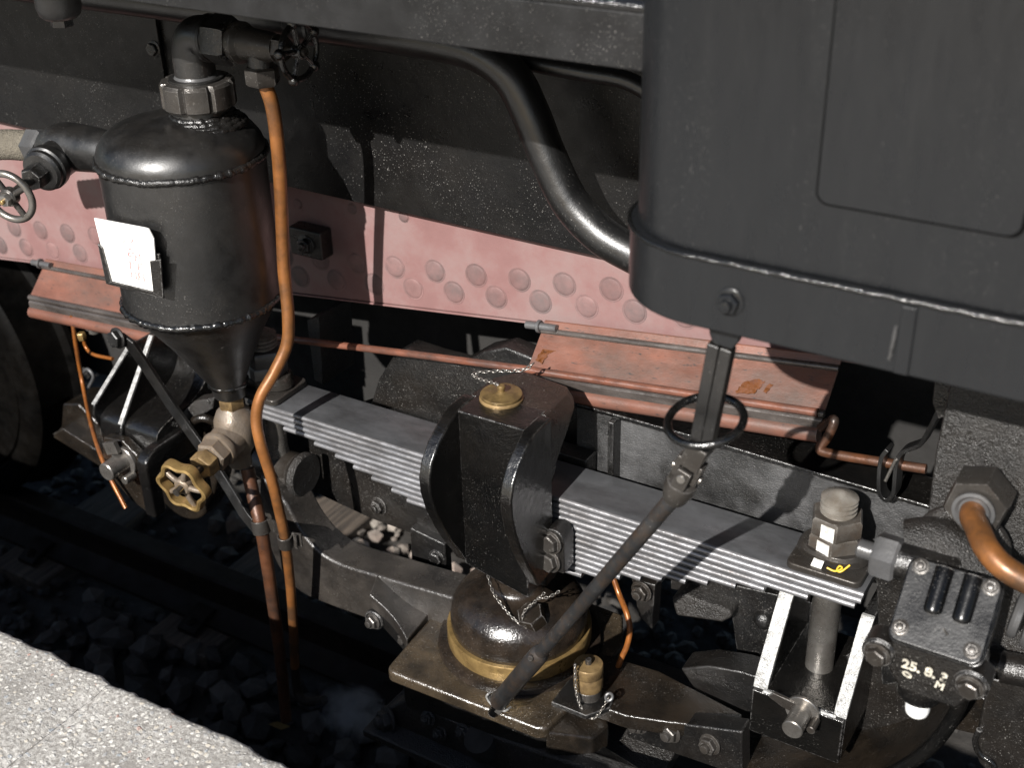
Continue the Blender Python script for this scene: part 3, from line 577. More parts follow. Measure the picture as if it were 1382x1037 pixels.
# ---- elbow, stop valve and union above the tank
ze = at(268, 48, Y=nk.y).z
t = thing('steam_stop_valve', 'black elbow and stop valve with dark handwheel on top of the tank', 'valve', (nk.x, nk.y, zr + .043))
ex = V(nk.x, nk.y, zr + .046)
build('elbow', MB().tube([ex, ex + V(0, 0, .022), V(nk.x, nk.y, ze - .030), V(nk.x + .006, nk.y, ze - .010), V(nk.x + .020, nk.y, ze), V(nk.x + .042, nk.y, ze), V(nk.x + .06, nk.y, ze)], .0315, 28), 'tank_paint', t, angle=60)
vx = nk.x + .046
build('ring', MB().cyl(V(vx - .012, nk.y, ze), (1, 0, 0), .036, .012, 32, .003), 'tank_paint', t)
build('hex_union', MB().hexa(V(vx, nk.y, ze), (1, 0, 0), .038, .044, .35, both=True), 'cast_black', t)
build('valve_body', MB().lathe([(.028, 0), (.031, .006), (.031, .014), (.024, .020), (.0225, .065), (.020, .075), (.020, .082)], V(vx + .044, nk.y, ze), (1, 0, 0), 32), 'steel_dark', t)
build('gland_nut', MB().hexa(V(vx + .122, nk.y, ze), (1, 0, 0), .020, .020, .2, both=True), 'steel_dark', t)
build('stem', MB().cyl(V(vx + .14, nk.y, ze), (1, 0, 0), .006, .038, 12), 'steel_dark', t)
wx = V(vx + .165, nk.y, ze)
hw = build('handwheel', MB().torus(wx, (1, 0, 0), .040, .0046, 48, 10), 'black_gloss', t, angle=180)
for k in range(5):
    a = 2 * math.pi * k / 5 + .5; d = V(0, math.cos(a), math.sin(a))
    build('knob', MB().sphere(wx + d * .042, .0085, n=14), 'black_gloss', hw)
    build('spoke', MB().tube([wx, wx + d * .04], .004, 8, smooth=False), 'black_gloss', hw)
build('hub', MB().cyl(wx - V(.008, 0, 0), (1, 0, 0), .011, .016, 20, .002), 'black_gloss', hw)
ox = V(at(354, 100, Y=nk.y).x, nk.y, 0); zo = at(354, 92, Y=nk.y).z
build('outlet', MB().cyl(V(ox.x, ox.y, zo - .01), (0, 0, 1), .019, ze - zo, 24), 'cast_black', t)
build('outlet_nut', MB().hexa(V(ox.x, ox.y, zo + .004), (0, 0, -1), .026, .028, .62, both=True), 'steel_dark', t)

# ---- copper pipe dropping in front of the spring
t = thing('copper_pipe', 'bright copper pipe dropping from the stop valve past the spring to the ballast', 'pipe', at(384, 400, Y=1.44))
cp = [(V(ox.x, ox.y, zo - .015))] + [at(x, y, Y=Y) for x, y, Y in ((368, 145, 1.43), (376, 210, 1.435), (380, 280, 1.44), (383, 360, 1.44), (389, 425, 1.43), (387, 465, 1.42), (370, 503, 1.395), (352, 535, 1.37), (346, 565, 1.358), (352, 600, 1.352), (366, 645, 1.355), (377, 690, 1.36), (385, 730, 1.365), (392, 790, 1.38), (396, 850, 1.395), (398, 900, 1.40))]
build('upper_length', MB().tube(cp, lambda q: .0112 - .0024 * q, 24, k=8), 'copper_lacquer', t, angle=60)
build('lower_length', MB().tube([cp[-1] + V(0, 0, .004), at(400, 925, Y=1.40), at(404, 940, Y=1.395), at(415, 948, Y=1.39), at(438, 945, Y=1.39)], .0087, 20), 'rail_rust_pipe_shade', t, angle=60)  # copper in shade, so the shade is painted with a dark finish
# ---- drain pipe from the brass valve
t = thing('drain_pipe', 'rust brown drain pipe below the brass handwheel valve', 'pipe', at(365, 800, Y=1.40))
dp = [at(x, y, Y=Y) for x, y, Y in ((334, 632, 1.43), (341, 665, 1.42), (352, 710, 1.40), (362, 770, 1.40), (372, 840, 1.40), (380, 905, 1.40), (386, 972, 1.40))]
build('pipe', MB().tube(dp, lambda q: .0128 - .0016 * q, 24), 'copper_dark', t, angle=60)
# ---- clip joining both
t = thing('pipe_clamp', 'flat steel clamp wrapped round the brown drain pipe and the copper pipe', 'clamp', at(360, 715, Y=1.40))
def wrap(c, r, h, m, d):
    return build('clamp_band', MB().lathe([(r, -h / 2), (r + .0035, -h / 2), (r + .0035, h / 2), (r, h / 2)], c, d, 28, close=True), m, t, bevel=.001)
ca, cb = dp[2], cp[13]
wrap(ca, .0130, .026, 'steel_dark', dp[1] - dp[3]); wrap(cb, .0102, .026, 'steel_dark', cp[12] - cp[14])
build('link_plate', MB().ribbon([ca + V(.013, .006, .004), ca + V(.024, .010, .002), cb + V(-.020, .012, .004), cb + V(-.011, .006, .003)], (0, 0, 1), .026, .0035), 'steel_dark', t)
build('tail', MB().ribbon([cb + V(.011, .008, .004), cb + V(.028, .012, .004)], (0, 0, 1), .026, .0035), 'steel_dark', t)
build('hook', MB().ribbon([cb + V(.022, .004, .018), cb + V(.022, .002, -.004), cb + V(.026, .0, -.008)], (1, 0, 0), .006, .0035), 'steel_dark', t)

# ---- globe valve with wavy brass handwheel under the cone
gv = at(322, 584, Y=1.43); gv.x = tip.x
t = thing('drain_valve', 'bronze globe valve with wavy brass handwheel under the tank cone', 'valve', gv)
build('neck_nut', MB().hexa(V(tip.x, tip.y, ZTIP + .004), (0, 0, -1), .024, .030, .3, both=True), 'brass_dull', t)
mb = MB().lathe([(.016, .064), (.019, .055), (.030, .045), (.037, .028), (.038, .005), (.036, -.018), (.027, -.035), (.021, -.045), (.021, -.068)], V(gv.x, gv.y, gv.z), (0, 0, 1), 36)
build('valve_body', mb, 'bronze_valve', t, angle=60)
A = (at(247, 656, Y=1.272) - gv).normalized()
build('bonnet_seat', MB().lathe([(.034, .0), (.033, .030), (.031, .046), (.034, .047), (.035, .053), (.033, .058), (.028, .059)], gv, A, 36), 'bronze_valve', t)
build('bonnet', MB().hexa(gv + A * .057, A, .031, .026, .2, both=True), 'bronze_valve', t)
build('gland_nut', MB().hexa(gv + A * .083, A, .0255, .026, .5, both=True), 'brass_dull', t)
build('stem', MB().cyl(gv + A * .10, A, .007, .080, 14), 'steel_dark', t)
hc = gv + A * .158
a_, u_, v_ = frame(A); mb = MB(); rings = []; n = 72
for j in range(n):
    th = 2 * math.pi * j / n; rr = .0435 + .0042 * math.cos(6 * th + .4); d = u_ * math.cos(th) + v_ * math.sin(th)
    rings.append([mb.bm.verts.new(hc + d * (rr + x) + a_ * h) for x, h in ((-.004, -.009), (.0, -.011), (.004, -.009), (.0055, 0), (.004, .009), (.0, .011), (-.004, .009), (-.003, 0))])
mb.ring_faces(rings + [rings[0]])
hw = build('handwheel', mb, 'brass', t, angle=50)
for k in range(5):
    th = 2 * math.pi * k / 5 + .6; d = u_ * math.cos(th) + v_ * math.sin(th)
    build('spoke', MB().tube([hc, hc + d * .024 + a_ * .002, hc + d * .044], lambda q: .0058 - .0012 * q, 10), 'bronze_valve', hw)
build('hub', MB().cyl(hc - a_ * .010, a_, .016, .018, 24, .003), 'bronze_valve', hw)
build('stem_nut', MB().hexa(hc + a_ * .008, a_, .0075, .012, .3, n=4), 'brass', hw)

# ---- card in its holder on the tank
t = thing('card_holder', 'white card with faint red lettering in a black holder on the tank', 'sign', at(185, 385, Y=1.25))
c00, c10, c11, c01 = at(148, 378, Y=1.262), at(213, 394, Y=1.262), at(206, 309, Y=1.257), at(127, 294, Y=1.257)
ux = (c10 - c00); uz = (c01 - c00)
def cardp(u, v, o=0.0):
    p = c00 * (1 - u) * (1 - v) + c10 * u * (1 - v) + c11 * u * v + c01 * (1 - u) * v
    return p + V(0, -o, 0)
card = build('card', MB().prism([cardp(0, 0), cardp(1, 0), cardp(1, .86), cardp(.93, .99), cardp(.88, 1), cardp(.0, 1.0)], (0, .002, 0)), 'card_white', t)
build('back_plate', MB().prism([cardp(-.06, -.05, -.004), cardp(1.04, -.05, -.004), cardp(1.04, .60, -.004), cardp(-.06, .60, -.004)], (0, .003, 0)), 'cast_black', t)
build('clip_edge', MB().prism([cardp(-.07, -.06, .003), cardp(.06, -.02, .003), cardp(.04, .55, .003), cardp(-.03, .60, .003)], (0, .003, 0)), 'cast_black', t, bevel=.0008)
build('clip_edge', MB().prism([cardp(.93, -.02, .003), cardp(1.13, -.06, .003), cardp(1.12, .56, .003), cardp(.92, .50, .003)], (0, .003, 0)), 'cast_black', t, bevel=.0008)
build('clip_edge', MB().prism([cardp(-.07, -.07, .002), cardp(1.13, -.07, .002), cardp(1.12, -.005, .002), cardp(-.04, -.005, .002)], (0, .003, 0)), 'cast_black', t, bevel=.0008)
build('mounting_stub', MB().box(c10.x - .055, c10.x - .02, 1.264, 1.30, c10.z + .01, c10.z + .05), 'black_gloss', t)
strokes = []
def st(u0, v0, u1, v1, w=.011):
    a, b = cardp(u0, v0, .0012), cardp(u1, v1, .0012); d = (b - a).normalized(); n_ = V(0, -1, 0).cross(d) * (w * .075)
    mbs.prism([a - n_, b - n_, b + n_, a + n_], (0, .0008, 0))
mbs = MB()
for v0 in (.66, .44, .28, .12):                      # four upright characters, worn away
    h = .13; u0, u1 = .50, .72
    if v0 == .66: L = [(.45, .70, .48, .73), (.60, .73, .64, .78), (.52, .60, .58, .63)]
    elif v0 == .44: L = [(u0, .545, u1, .56), (u0, .505, u0 + .02, .55), (u1, .47, u1, .56), (u0 + .01, .50, u1 - .02, .505), (.63, .44, .65, .53), (.60, .58, .61, .55)]
    elif v0 == .28: L = [(u0, .29, u0 + .02, .40), (u0, .40, .60, .40), (u0, .345, .60, .345), (u0, .29, .60, .285), (.66, .30, .67, .41), (.66, .41, u1 + .02, .41), (.66, .35, u1 + .02, .355)]
    else: L = [(u0, .15, u0 + .01, .24), (u0, .24, .60, .24), (u0, .19, .58, .19), (.59, .14, .60, .24), (.64, .12, .66, .25), (.66, .25, .75, .24), (.66, .19, .75, .185), (.75, .13, .75, .24)]
    for q in L: st(*q)
build('lettering', mbs, 'faded_red', card)

# ---- inlet valve and hose at the left
iz = at(100, 205, Y=1.40)
t = thing('inlet_valve', 'dusty black inlet valve with round handwheel left of the tank', 'valve', iz)
build('inlet_nipple', MB().cyl(V(tx - R + .012, iz.y, iz.z + .012), (-1, 0, 0), .022, .030, 28), 'steel_grey', t)
build('valve_body', MB().tube([V(tx - R - .010, iz.y, iz.z + .012), V(tx - R - .035, iz.y, iz.z + .014), iz + V(.004, 0, .010), iz + V(-.035, 0, .004), iz + V(-.062, 0, -.002), iz + V(-.072, 0, -.003)], lambda q: .024 + .017 * math.sin(min(1, q * 1.1) * math.pi) ** 1.2, 30), 'tank_paint', t, angle=60)
hx = iz + V(-.068, 0, -.002)
build('hex_union', MB().hexa(hx, (-1, 0, -.08), .033, .036, .3, both=True), 'steel_grey', t)
b0 = iz + V(-.010, -.010, 0); hc = at(13, 265, Y=1.235); B = (hc - b0).normalized(); BL = (hc - b0).length / .168
build('bonnet', MB().lathe([(r_, h_ * BL) for r_, h_ in ((.033, 0), (.033, .045), (.037, .047), (.038, .053), (.038, .062), (.035, .065), (.035, .073), (.031, .078), (.022, .080))], b0, B, 36), 'tank_paint', t)
build('gland_nut', MB().hexa(b0 + B * .078 * BL, B, .021, .028, .3, both=True), 'cast_black', t)
build('stem', MB().cyl(b0 + B * .10 * BL, B, .008, .065 * BL, 14), 'steel_dark', t)
hw = build('handwheel', MB().torus(hc, B, .0405, .0060, 56, 12), 'steel_pin', t, angle=180)
_, u_, v_ = frame(B)
for k in range(4):
    th = 2 * math.pi * k / 4 + .5; d = u_ * math.cos(th) + v_ * math.sin(th)
    build('spoke', MB().tube([hc, hc + d * .040], .0052, 10, smooth=False), 'steel_dark', hw)
build('hub', MB().cyl(hc - B * .010, B, .015, .018, 24, .003), 'steel_dark', hw)
build('stem_nut', MB().hexa(hc + B * .006, B, .011, .011, .2), 'steel_pin', hw)
build('stem_tip', MB().cyl(hc + B * .014, B, .004, .009, 10, .001), 'brass', t)
h0 = hx + V(-.032, 0, -.003)
t = thing('wrapped_hose', 'cord wrapped steam hose running out at the left edge', 'hose', h0)
hp = [h0, h0 + V(-.03, 0, -.003), h0 + V(-.07, .0, -.008), h0 + V(-.13, .006, -.022), h0 + V(-.25, .02, -.06)]
build('hose', MB().tube(hp, lambda q: .026 + .0009 * math.sin(q * 230), 28, k=24), 'cloth_wrap', t, angle=180)

# ================================================================== red brown guttering
def gutter(x0, x1, z0, z1, label, tail):
    t = thing('drip_gutter', label, 'gutter', V((x0 + x1) / 2, 1.63, (z0 + z1) / 2 - .10), 'red brown gutters under the frame plate')
    def sw(prof, m, nm, a=0.0, b=0.0, bevel=.0015, angle=38):
        p0 = V(x0 + a, 0, z0); d = V(x1 - b - x0 - a, 0, (z1 - z0) * (x1 - b - x0 - a) / (x1 - x0)); zz = (z1 - z0) * a / (x1 - x0)
        return build(nm, MB().prism([V(x0 + a, y, z0 + zz + h) for y, h in prof], d), m, t, bevel=bevel, angle=angle)
    def bead(y, h, r, m, nm, a=0.0, b=0.0):
        f = (z1 - z0) / (x1 - x0)
        pts = [V(x0 + a, y, z0 + f * a + h), V(x1 - b, y, z1 - f * b + h)]
        return build(nm, MB().tube(pts, r, 14, smooth=False), m, t, angle=50)
    sw([(1.668, .006), (1.664, .006), (1.6570, -.0050), (1.661, -.007), (1.666, -.002)], 'red_worn', 'hinge_lip')
    bead(1.6545, -.0085, .0050, 'gutter_edge', 'crease')
    sw([(1.6515, -.0115), (1.607, -.056), (1.610, -.058), (1.655, -.0135)], 'red_worn', 'slope_plate')
    bead(1.605, -.060, .0062, 'gutter_edge', 'ridge')
    sw([(1.602, -.065), (1.598, -.069), (1.598, -.084), (1.602, -.084)], 'gutter_edge', 'groove_strip')
    bead(1.603, -.094, .0135, 'red_worn', 'roll_edge', b=.004)
    fz = lambda x: z0 + (z1 - z0) * (x - x0) / (x1 - x0)
    bead2 = build('hinge_pin', MB().tube([V(x0 - .028, 1.652, fz(x0 - .028)), V(x0 + .03, 1.652, fz(x0 + .03))], .0065, 12, smooth=False), 'steel_grey', t)
    build('hinge_collar', MB().cyl(V(x0 - .006, 1.652, fz(x0 - .006)), (1, 0, .1), .011, .006, 16, .001), 'steel_grey', t)
    return t
z0g, z1g = at(730, 437, Y=1.66).z, at(1130, 487, Y=1.66).z
gr = gutter(-.955, -.452, z0g, z1g, 'right hand red brown gutter with rust stains beneath the box', True)
gl = gutter(-2.200, -1.62, at(60, 355, Y=1.66).z + .002, at(60, 355, Y=1.66).z + .045, 'left hand red brown gutter partly hidden behind the tank', False)
def stain(px, py, pts, m='rust_stain'):
    ragged = []
    for (x0, y0), (x1, y1) in zip(pts, pts[1:] + pts[:1]):
        for k in range(5): ragged.append((x0 + (x1 - x0) * k / 5 + random.uniform(-1.6, 1.6), y0 + (y1 - y0) * k / 5 + random.uniform(-1.3, 1.3)))
    mb = MB(); P = []
    for x, y in ragged:                                   # on the slope plate, half a millimetre proud
        c = at(x, y, Y=1.63)
        for _ in range(3):
            f = z0g + (z1g - z0g) * (c.x + .955) / .503; yy = 1.6515 - (-(c.z - f) - .0115) * (.0445 / .0445); c = at(x, y, Y=yy - .0004)
        P.append(c)
    mb.prism(P, (0, .0004, 0)); return build('rust_stain', mb, m, gr)
stain(0, 0, [(722, 486), (735, 468), (752, 459), (760, 462), (753, 472), (742, 476), (730, 490)])
stain(0, 0, [(992, 530), (1000, 518), (1022, 511), (1033, 514), (1026, 522), (1018, 531)])
stain(0, 0, [(1029, 529), (1038, 518), (1043, 520), (1034, 530)])
# rod running into the ridge of the gutter, and its cranked end
t = thing('operating_rod', 'long thin red brown rod running from the copper pipe into the gutter ridge', 'rod', at(560, 480, Y=1.598))
build('rod', MB().tube([at(372, 455, Y=1.596), at(560, 478, Y=1.596), at(716, 499, Y=1.596), V(-.93, 1.5985, z0g + .003 - .0560), V(-.46, 1.5985, z1g - .001 - .0560)], .0066, 14, smooth=False), 'red_rod', t)
t = thing('crank_handle', 'bent brown rod end passing through the strap hook', 'rod', at(1180, 620, Y=1.57))
build('crank', MB().tube([at(1108, 577, Y=1.60), at(1124, 566, Y=1.59), at(1125, 572, Y=1.585), at(1117, 590, Y=1.58), at(1107, 604, Y=1.575), at(1116, 611, Y=1.572), at(1180, 622, Y=1.57), at(1250, 633, Y=1.57)], .0072, 16, k=5), 'copper_dark', t)
# ================================================================== leaf spring
SX, ZSP, TH = -.892, .0925, .0113
ends = [-.328, -.330, -.338, -.406, -.472, -.516, -.56, -.596, -.635, -.671, -.707, -.742, -.776]
t = thing('leaf_spring', 'grey steel leaf spring of thirteen stacked leaves through the middle of the photo', 'leaf spring', (SX, 1.51, -.06))
for k, xe in enumerate(ends):
    x1 = xe; x0 = 2 * SX - xe + random.uniform(-.004, .004); z1 = ZSP - TH * k
    mb = MB(); n = 14; rings = []
    for i in range(n + 1):
        x = x0 + (x1 - x0) * i / n; j = random.uniform(-.0004, .0004)
        y0 = 1.46 + j; zz = z1 - .0002; zb = z1 - TH + .0017
        rings.append([mb.bm.verts.new(p) for p in ((x, y0 + .0042, zz), (x, y0 + .0012, zz - .0016), (x, y0, (zz + zb) / 2), (x, y0 + .0012, zb + .0016), (x, y0 + .0042, zb), (x, 1.5565, zb), (x, 1.56, (zz + zb) / 2), (x, 1.5565, zz))])
    mb.ring_faces(rings); mb.cap(list(reversed(rings[0]))); mb.cap(rings[-1])
    o = build('leaf', mb, 'spring_steel', t, angle=50)
    o.data.materials.append(MATS['spring_edge'])
    for p in o.data.polygons:
        if p.normal.y < -.35 and abs(p.normal.x) < .5: p.material_index = 1

# ---- spring buckle
t = thing('spring_buckle', 'black oily spring buckle with two bulging flanges gripping the leaf spring', 'spring buckle', (SX, 1.5, -.06))
xl0, xl1, xr0, xr1 = -.972, -.951, -.836, -.815; ZT = .252
def flange(x0, x1, k):
    c = [(1.388, ZT), (1.362, ZT - .013), (1.334, ZT - .031), (1.314, ZT - .054), (1.305, ZT - .080), (1.306, ZT - .108), (1.317, ZT - .148), (1.336, ZT - .190), (1.356, ZT - .228), (1.378, ZT - .262), (1.392, ZT - .288), (1.44, ZT - .288), (1.44, ZT)]
    c = [(1.388 + (y - 1.388) * k if y < 1.388 else y, z) for y, z in c]
    return MB().prism([V(x0, y, z) for y, z in c], (x1 - x0, 0, 0))
build('flange', flange(xl0, xl1, 1.0), 'flange_black', t, bevel=.004, seg=3)
build('flange', flange(xr0, xr1, .86), 'flange_black', t, bevel=.004, seg=3)
build('web', MB().prism([V(xl1 - .002, 1.391, -.040), V(xr0 + .002, 1.391, -.066), V(xr0 + .002, 1.391, ZT - .0015), V(xl1 - .002, 1.391, ZT - .0015)], (0, .064, 0)), 'black_gloss', t, bevel=.002)
mb = MB(); bm = mb.bm
rows = []
for z, yb, ins in ((ZT - .002, 1.548, .010), (ZT - .022, 1.553, .0), (.200, 1.530, .0), (.150, 1.490, .002), (.104, 1.462, .004)):
    x0, x1 = xl0 + .004 + ins * .6, xr1 - .003 - ins
    rows.append([mb.bm.verts.new(p) for p in (V(x0, 1.442, z), V(x1, 1.442, z), V(x1, yb - .035, z), V(x1 - .016, yb - .010, z), V(x0 + .034, yb, z), V(x0 + .004, yb - .040, z))])
mb.ring_faces(rows); mb.cap(list(reversed(rows[0]))); mb.cap(rows[-1])
build('top_block', mb, 'oily_top', t, bevel=.006, seg=3)
build('back_plate', MB().box(xl0 + .006, xr1 - .006, 1.564, 1.60, -.075, .102), 'cast_black', t, bevel=.003)
build('foot', MB().box(xl0 + .022, xr1 - .022, 1.455, 1.60, -.092, -.0585), 'oily_iron', t, bevel=.006)
# flat lug with two hex heads beside the buckle
c = at(748, 742, Y=1.425)
t2 = thing('clamp_lug', 'small lug with two hex bolt heads at the foot of the spring buckle', 'lug', c)
pts = [V(c.x + .019 * math.cos(a), 1.422, c.z + .022 + .019 * math.sin(a)) for a in [math.pi * k / 8 for k in range(9)]] + [V(c.x - .019, 1.422, c.z - .04), V(c.x + .019, 1.422, c.z - .04)]
build('lug_plate', MB().prism(pts, (0, .034, 0)), 'cast_black', t2, bevel=.003)
fix('bolt', 'steel_dark', t2, V(c.x - .002, 1.421, c.z + .016), (-.2, -1, .1), .0155); fix('bolt', 'steel_dark', t2, V(c.x - .004, 1.421, c.z - .021), (-.2, -1, .1), .0155)
# brass filler cap with chain
cc = at(677, 546, Y=1.455); cc.z = ZT
t = thing('filler_cap', 'round brass filler cap with knob on top of the spring buckle', 'cap', cc)
build('cap_base', MB().lathe([(.0345, -.002), (.0345, .001), (.0335, .002), (.0325, .003)], cc, (0, 0, 1), 48), 'brass_dull', t)
lid = build('cap_lid', MB().lathe([(.0322, .003), (.0328, .0035), (.0328, .0070), (.0318, .0080), (.010, .0082), (.0075, .0100), (.0052, .0115), (.0050, .0145), (.0066, .0165), (.0066, .0200), (.0045, .0220)], cc, (0, 0, 1), 48), 'cap_brass', t)
build('chain', MB().chain([cc + V(-.004, -.002, .022), cc + V(-.020, .012, .014), cc + V(-.060, .028, .004), cc + V(-.075, .040, .003), cc + V(-.050, .062, .003), cc + V(-.012, .085, .004), cc + V(.0, .10, .012)], .0068, .0013), 'steel_pin', lid, angle=180)

# ================================================================== domed bearing and its plate
DX, DY, ZP = -.908, 1.482, -.25
t = thing('domed_bearing', 'oily iron dome ringed by a brass band carrying the spring buckle', 'bearing', (DX, DY, ZP))
build('seat_ring', MB().lathe([(.143, .0005), (.141, .010), (.128, .014), (.124, .014)], (DX, DY, ZP), (0, 0, 1), 72, jitter=.004), 'dome_iron', t)
build('brass_band', MB().lathe([(.125, .013), (.1255, .016), (.1255, .040), (.124, .0425), (.118, .0425)], (DX, DY, ZP), (0, 0, 1), 90), 'brass', t)
build('dome', MB().lathe([(.117, .042), (.1185, .050), (.1185, .066), (.115, .084), (.106, .099), (.092, .111), (.074, .118), (.058, .121), (.050, .123), (.044, .129), (.043, .150), (.048, .151), (.048, .170)], (DX, DY, ZP), (0, 0, 1), 80), 'dome_iron', t, angle=60)
pk = at(718, 833, Y=1.425); nrm = V(-.1, -.45, 1).normalized()
build('plug', MB().hexa(pk - nrm * .012, nrm, .025, .026, .3), 'oily_iron', t)
build('washer_eye', MB().torus(at(708, 842, Y=1.41), V(-.1, -.8, .6), .0068, .003, 20, 8), 'steel_pin', t)
build('chain', MB().chain([at(657, 772, Y=1.42), at(665, 798, Y=1.415), at(676, 815, Y=1.41), at(690, 832, Y=1.405), at(702, 842, Y=1.405)], .0056, .0010), 'steel_pin', t, angle=180)
build('chain', MB().chain([at(735, 800, Y=1.425), at(722, 812, Y=1.42), at(708, 825, Y=1.41), at(704, 838, Y=1.405)], .0056, .0010), 'steel_pin', t, angle=180)
build('chain', MB().chain([at(755, 798, Y=1.43), at(740, 806, Y=1.425), at(725, 808, Y=1.42)], .0056, .0010), 'steel_pin', t, angle=180)

t = thing('bearing_plate', 'greasy brown cast plate under the dome with wing lugs', 'plate', (DX, 1.45, ZP - .055))
poly = [(-1.060, 1.302), (-.775, 1.309), (-.760, 1.318), (-.748, 1.40), (-.745, 1.56), (-.78, 1.63), (-1.02, 1.64), (-1.085, 1.58), (-1.076, 1.40), (-1.070, 1.312)]
build('table', MB().prism([V(x, y, ZP) for x, y in poly], (0, 0, -.026)), 'oily_plate', t, bevel=.010, seg=4)
build('lower_table', MB().prism([V(x + .012 * (1 if x < DX else -1), y + .022, ZP - .0265) for x, y in poly], (0, 0, -.07)), 'cast_black', t, bevel=.004)
# left wing fanning from the low beam down to the plate
A1, A2 = at(498, 802, Z=-.206), at(549, 864, Z=-.2475); B1, B2 = at(510, 772, Y=1.458), at(606, 795, Z=-.238)
mb = MB(); rows = []
for i in range(9):
    q = i / 8; a = A1.lerp(A2, q); b = B1.lerp(B2, q); m_ = a.lerp(b, .5) - V(0, 0, .010 * math.sin(q * math.pi))
    a = a + V(.006, .006, 0) * math.sin(q * math.pi)
    rows.append([mb.bm.verts.new(p) for p in (a, m_, b, b - V(0, 0, .04), a - V(0, 0, .03))])
mb.ring_faces(rows); mb.cap(list(reversed(rows[0]))); mb.cap(rows[-1])
build('wing', mb, 'beam_iron', t, bevel=.003, angle=50)
for px, py in ((504, 838), (548, 861)):
    p = at(px, py, Y=A1.y + .004); fix('nut', 'steel_dark', t, p, (-.15, -1, .05), .0125)
    build('bolt_lug', MB().cyl(p + V(0, .012, 0), (0, -1, 0), .020, .012, 24, .002), 'cast_black', t)
build('wing_web', MB().prism([A1 + V(.004, .014, -.028), A2 + V(0, .014, -.028), A2 + V(0, .014, -.060), A1 + V(.004, .014, -.075)], (0, .03, 0)), 'cast_black', t, bevel=.003)
# right arm tapering to its end
ZA = -.245
w = [at(806, 880, Z=ZA), at(890, 905, Z=ZA), at(1003, 964, Z=ZA - .0), at(992, 984, Z=ZA), at(905, 975, Z=ZA), at(845, 966, Z=ZA), at(800, 950, Z=ZA)]
build('arm', MB().prism(w, (0, 0, -.03)), 'oily_iron', t, bevel=.004)
yb = at(905, 975, Z=ZA).y + .008
build('arm_flange', MB().prism([at(846, 968, Y=yb), at(1002, 988, Y=yb), at(1002, 1050, Y=yb), at(846, 996, Y=yb)], (0, .035, 0)), 'cast_black', t, bevel=.004)
for px, py in ((861, 976), (905, 988), (958, 1004)): fix('nut', 'steel_dark', t, at(px, py, Y=yb), (-.15, -1, .05), .0150)
# front right nose of the plate
build('nose', MB().prism([V(-.765, 1.318, ZP - .012), V(-.700, 1.36, ZP - .03), V(-.690, 1.40, ZP - .03), V(-.745, 1.47, ZP - .012)], (0, 0, -.05)), 'oily_iron', t, bevel=.006)

# brass oil cup
oc = at(794, 936, Z=-.240)
t = thing('oil_cup', 'small brass oil cup with knobbed lid and hanging chain beside the dome', 'oil cup', oc)
build('bracket', MB().prism([oc + V(-.045, -.045, -.012), oc + V(.02, -.045, -.012), oc + V(.045, -.01, -.012), oc + V(.040, .02, -.012), oc + V(-.045, .03, -.012)], (0, 0, .010)), 'cast_black', t, bevel=.002)
build('cup_foot', MB().cyl(oc + V(0, 0, -.003), (0, 0, 1), .0225, .020, 36, .002), 'steel_dark', t)
build('cup_body', MB().lathe([(.0235, .017), (.0242, .019), (.0242, .042), (.0235, .043), (.0235, .0445), (.0245, .046), (.0245, .062), (.023, .0645), (.004, .065)], oc, (0, 0, 1), 44), 'brass_dull', t)
build('lid_knob', MB().lathe([(.0055, .064), (.0055, .072), (.0045, .074)], oc, (0, 0, 1), 18), 'steel_dark', t)
ey = at(822, 941, Y=oc.y - .01)
build('eye', MB().torus(ey, (-.2, -.6, .8), .006, .0026, 18, 8), 'steel_grey', t)
build('chain', MB().chain([oc + V(-.016, -.016, .064), at(776, 900, Y=oc.y - .030), at(778, 935, Y=oc.y - .034), at(786, 958, Y=oc.y - .034), at(799, 970, Y=oc.y - .032), at(811, 960, Y=oc.y - .025), ey], .0056, .0011), 'steel_pin', t, angle=180)
t = thing('oil_tube', 'thin orange oil tube curving behind the brass oil cup', 'tube', at(848, 840, Y=1.53))
build('tube', MB().tube([at(x, y, Y=Y) for x, y, Y in ((828, 780, 1.56), (836, 803, 1.55), (846, 828, 1.53), (850, 850, 1.52), (846, 872, 1.51), (836, 895, 1.50), (826, 930, 1.49))], .0050, 14), 'copper_new', t, angle=60)

# ================================================================== beams of the truck
t = thing('low_beam', 'curved iron beam dipping from the left pin down to the domed bearing', 'beam', at(480, 800, Y=1.48))
topc = [(350, 640), (372, 662), (388, 684), (402, 710), (418, 732), (438, 750), (464, 763), (500, 774), (560, 792), (640, 815)]
botc = [(640, 880), (560, 860), (500, 838), (450, 820), (405, 800), (378, 770), (362, 735), (348, 690)]
build('bar', MB().prism(spline([at(x, y, Y=1.45) for x, y in topc], 4) + spline([at(x, y, Y=1.45) for x, y in botc], 4), (0, .072, 0)), 'beam_iron', t, bevel=.016, seg=5)
t = thing('truck_beam', 'long glossy black truck beam behind the right half of the leaf spring', 'beam', at(1000, 640, Y=1.62))
ztb = at(1050, 622, Y=1.60).z
pts = [V(-.86, 1.60, ztb + .005), V(-.60, 1.60, ztb + .004), V(-.27, 1.60, ztb - .004), V(-.27, 1.60, ztb - .15), V(-.40, 1.60, ztb - .185), V(-.86, 1.60, ztb - .185)]
build('beam_web', MB().prism(pts, (0, .03, 0)), 'worn_black', t, bevel=.003)
pts = [V(-.86, 1.588, ztb + .0035), V(-.86, 1.588, ztb + .011), V(-.62, 1.588, ztb + .011), V(-.27, 1.588, ztb + .002), V(-.27, 1.588, ztb - .005)]
build('beam_flange', MB().prism(pts, (0, .075, 0)), 'black_gloss', t, bevel=.002)
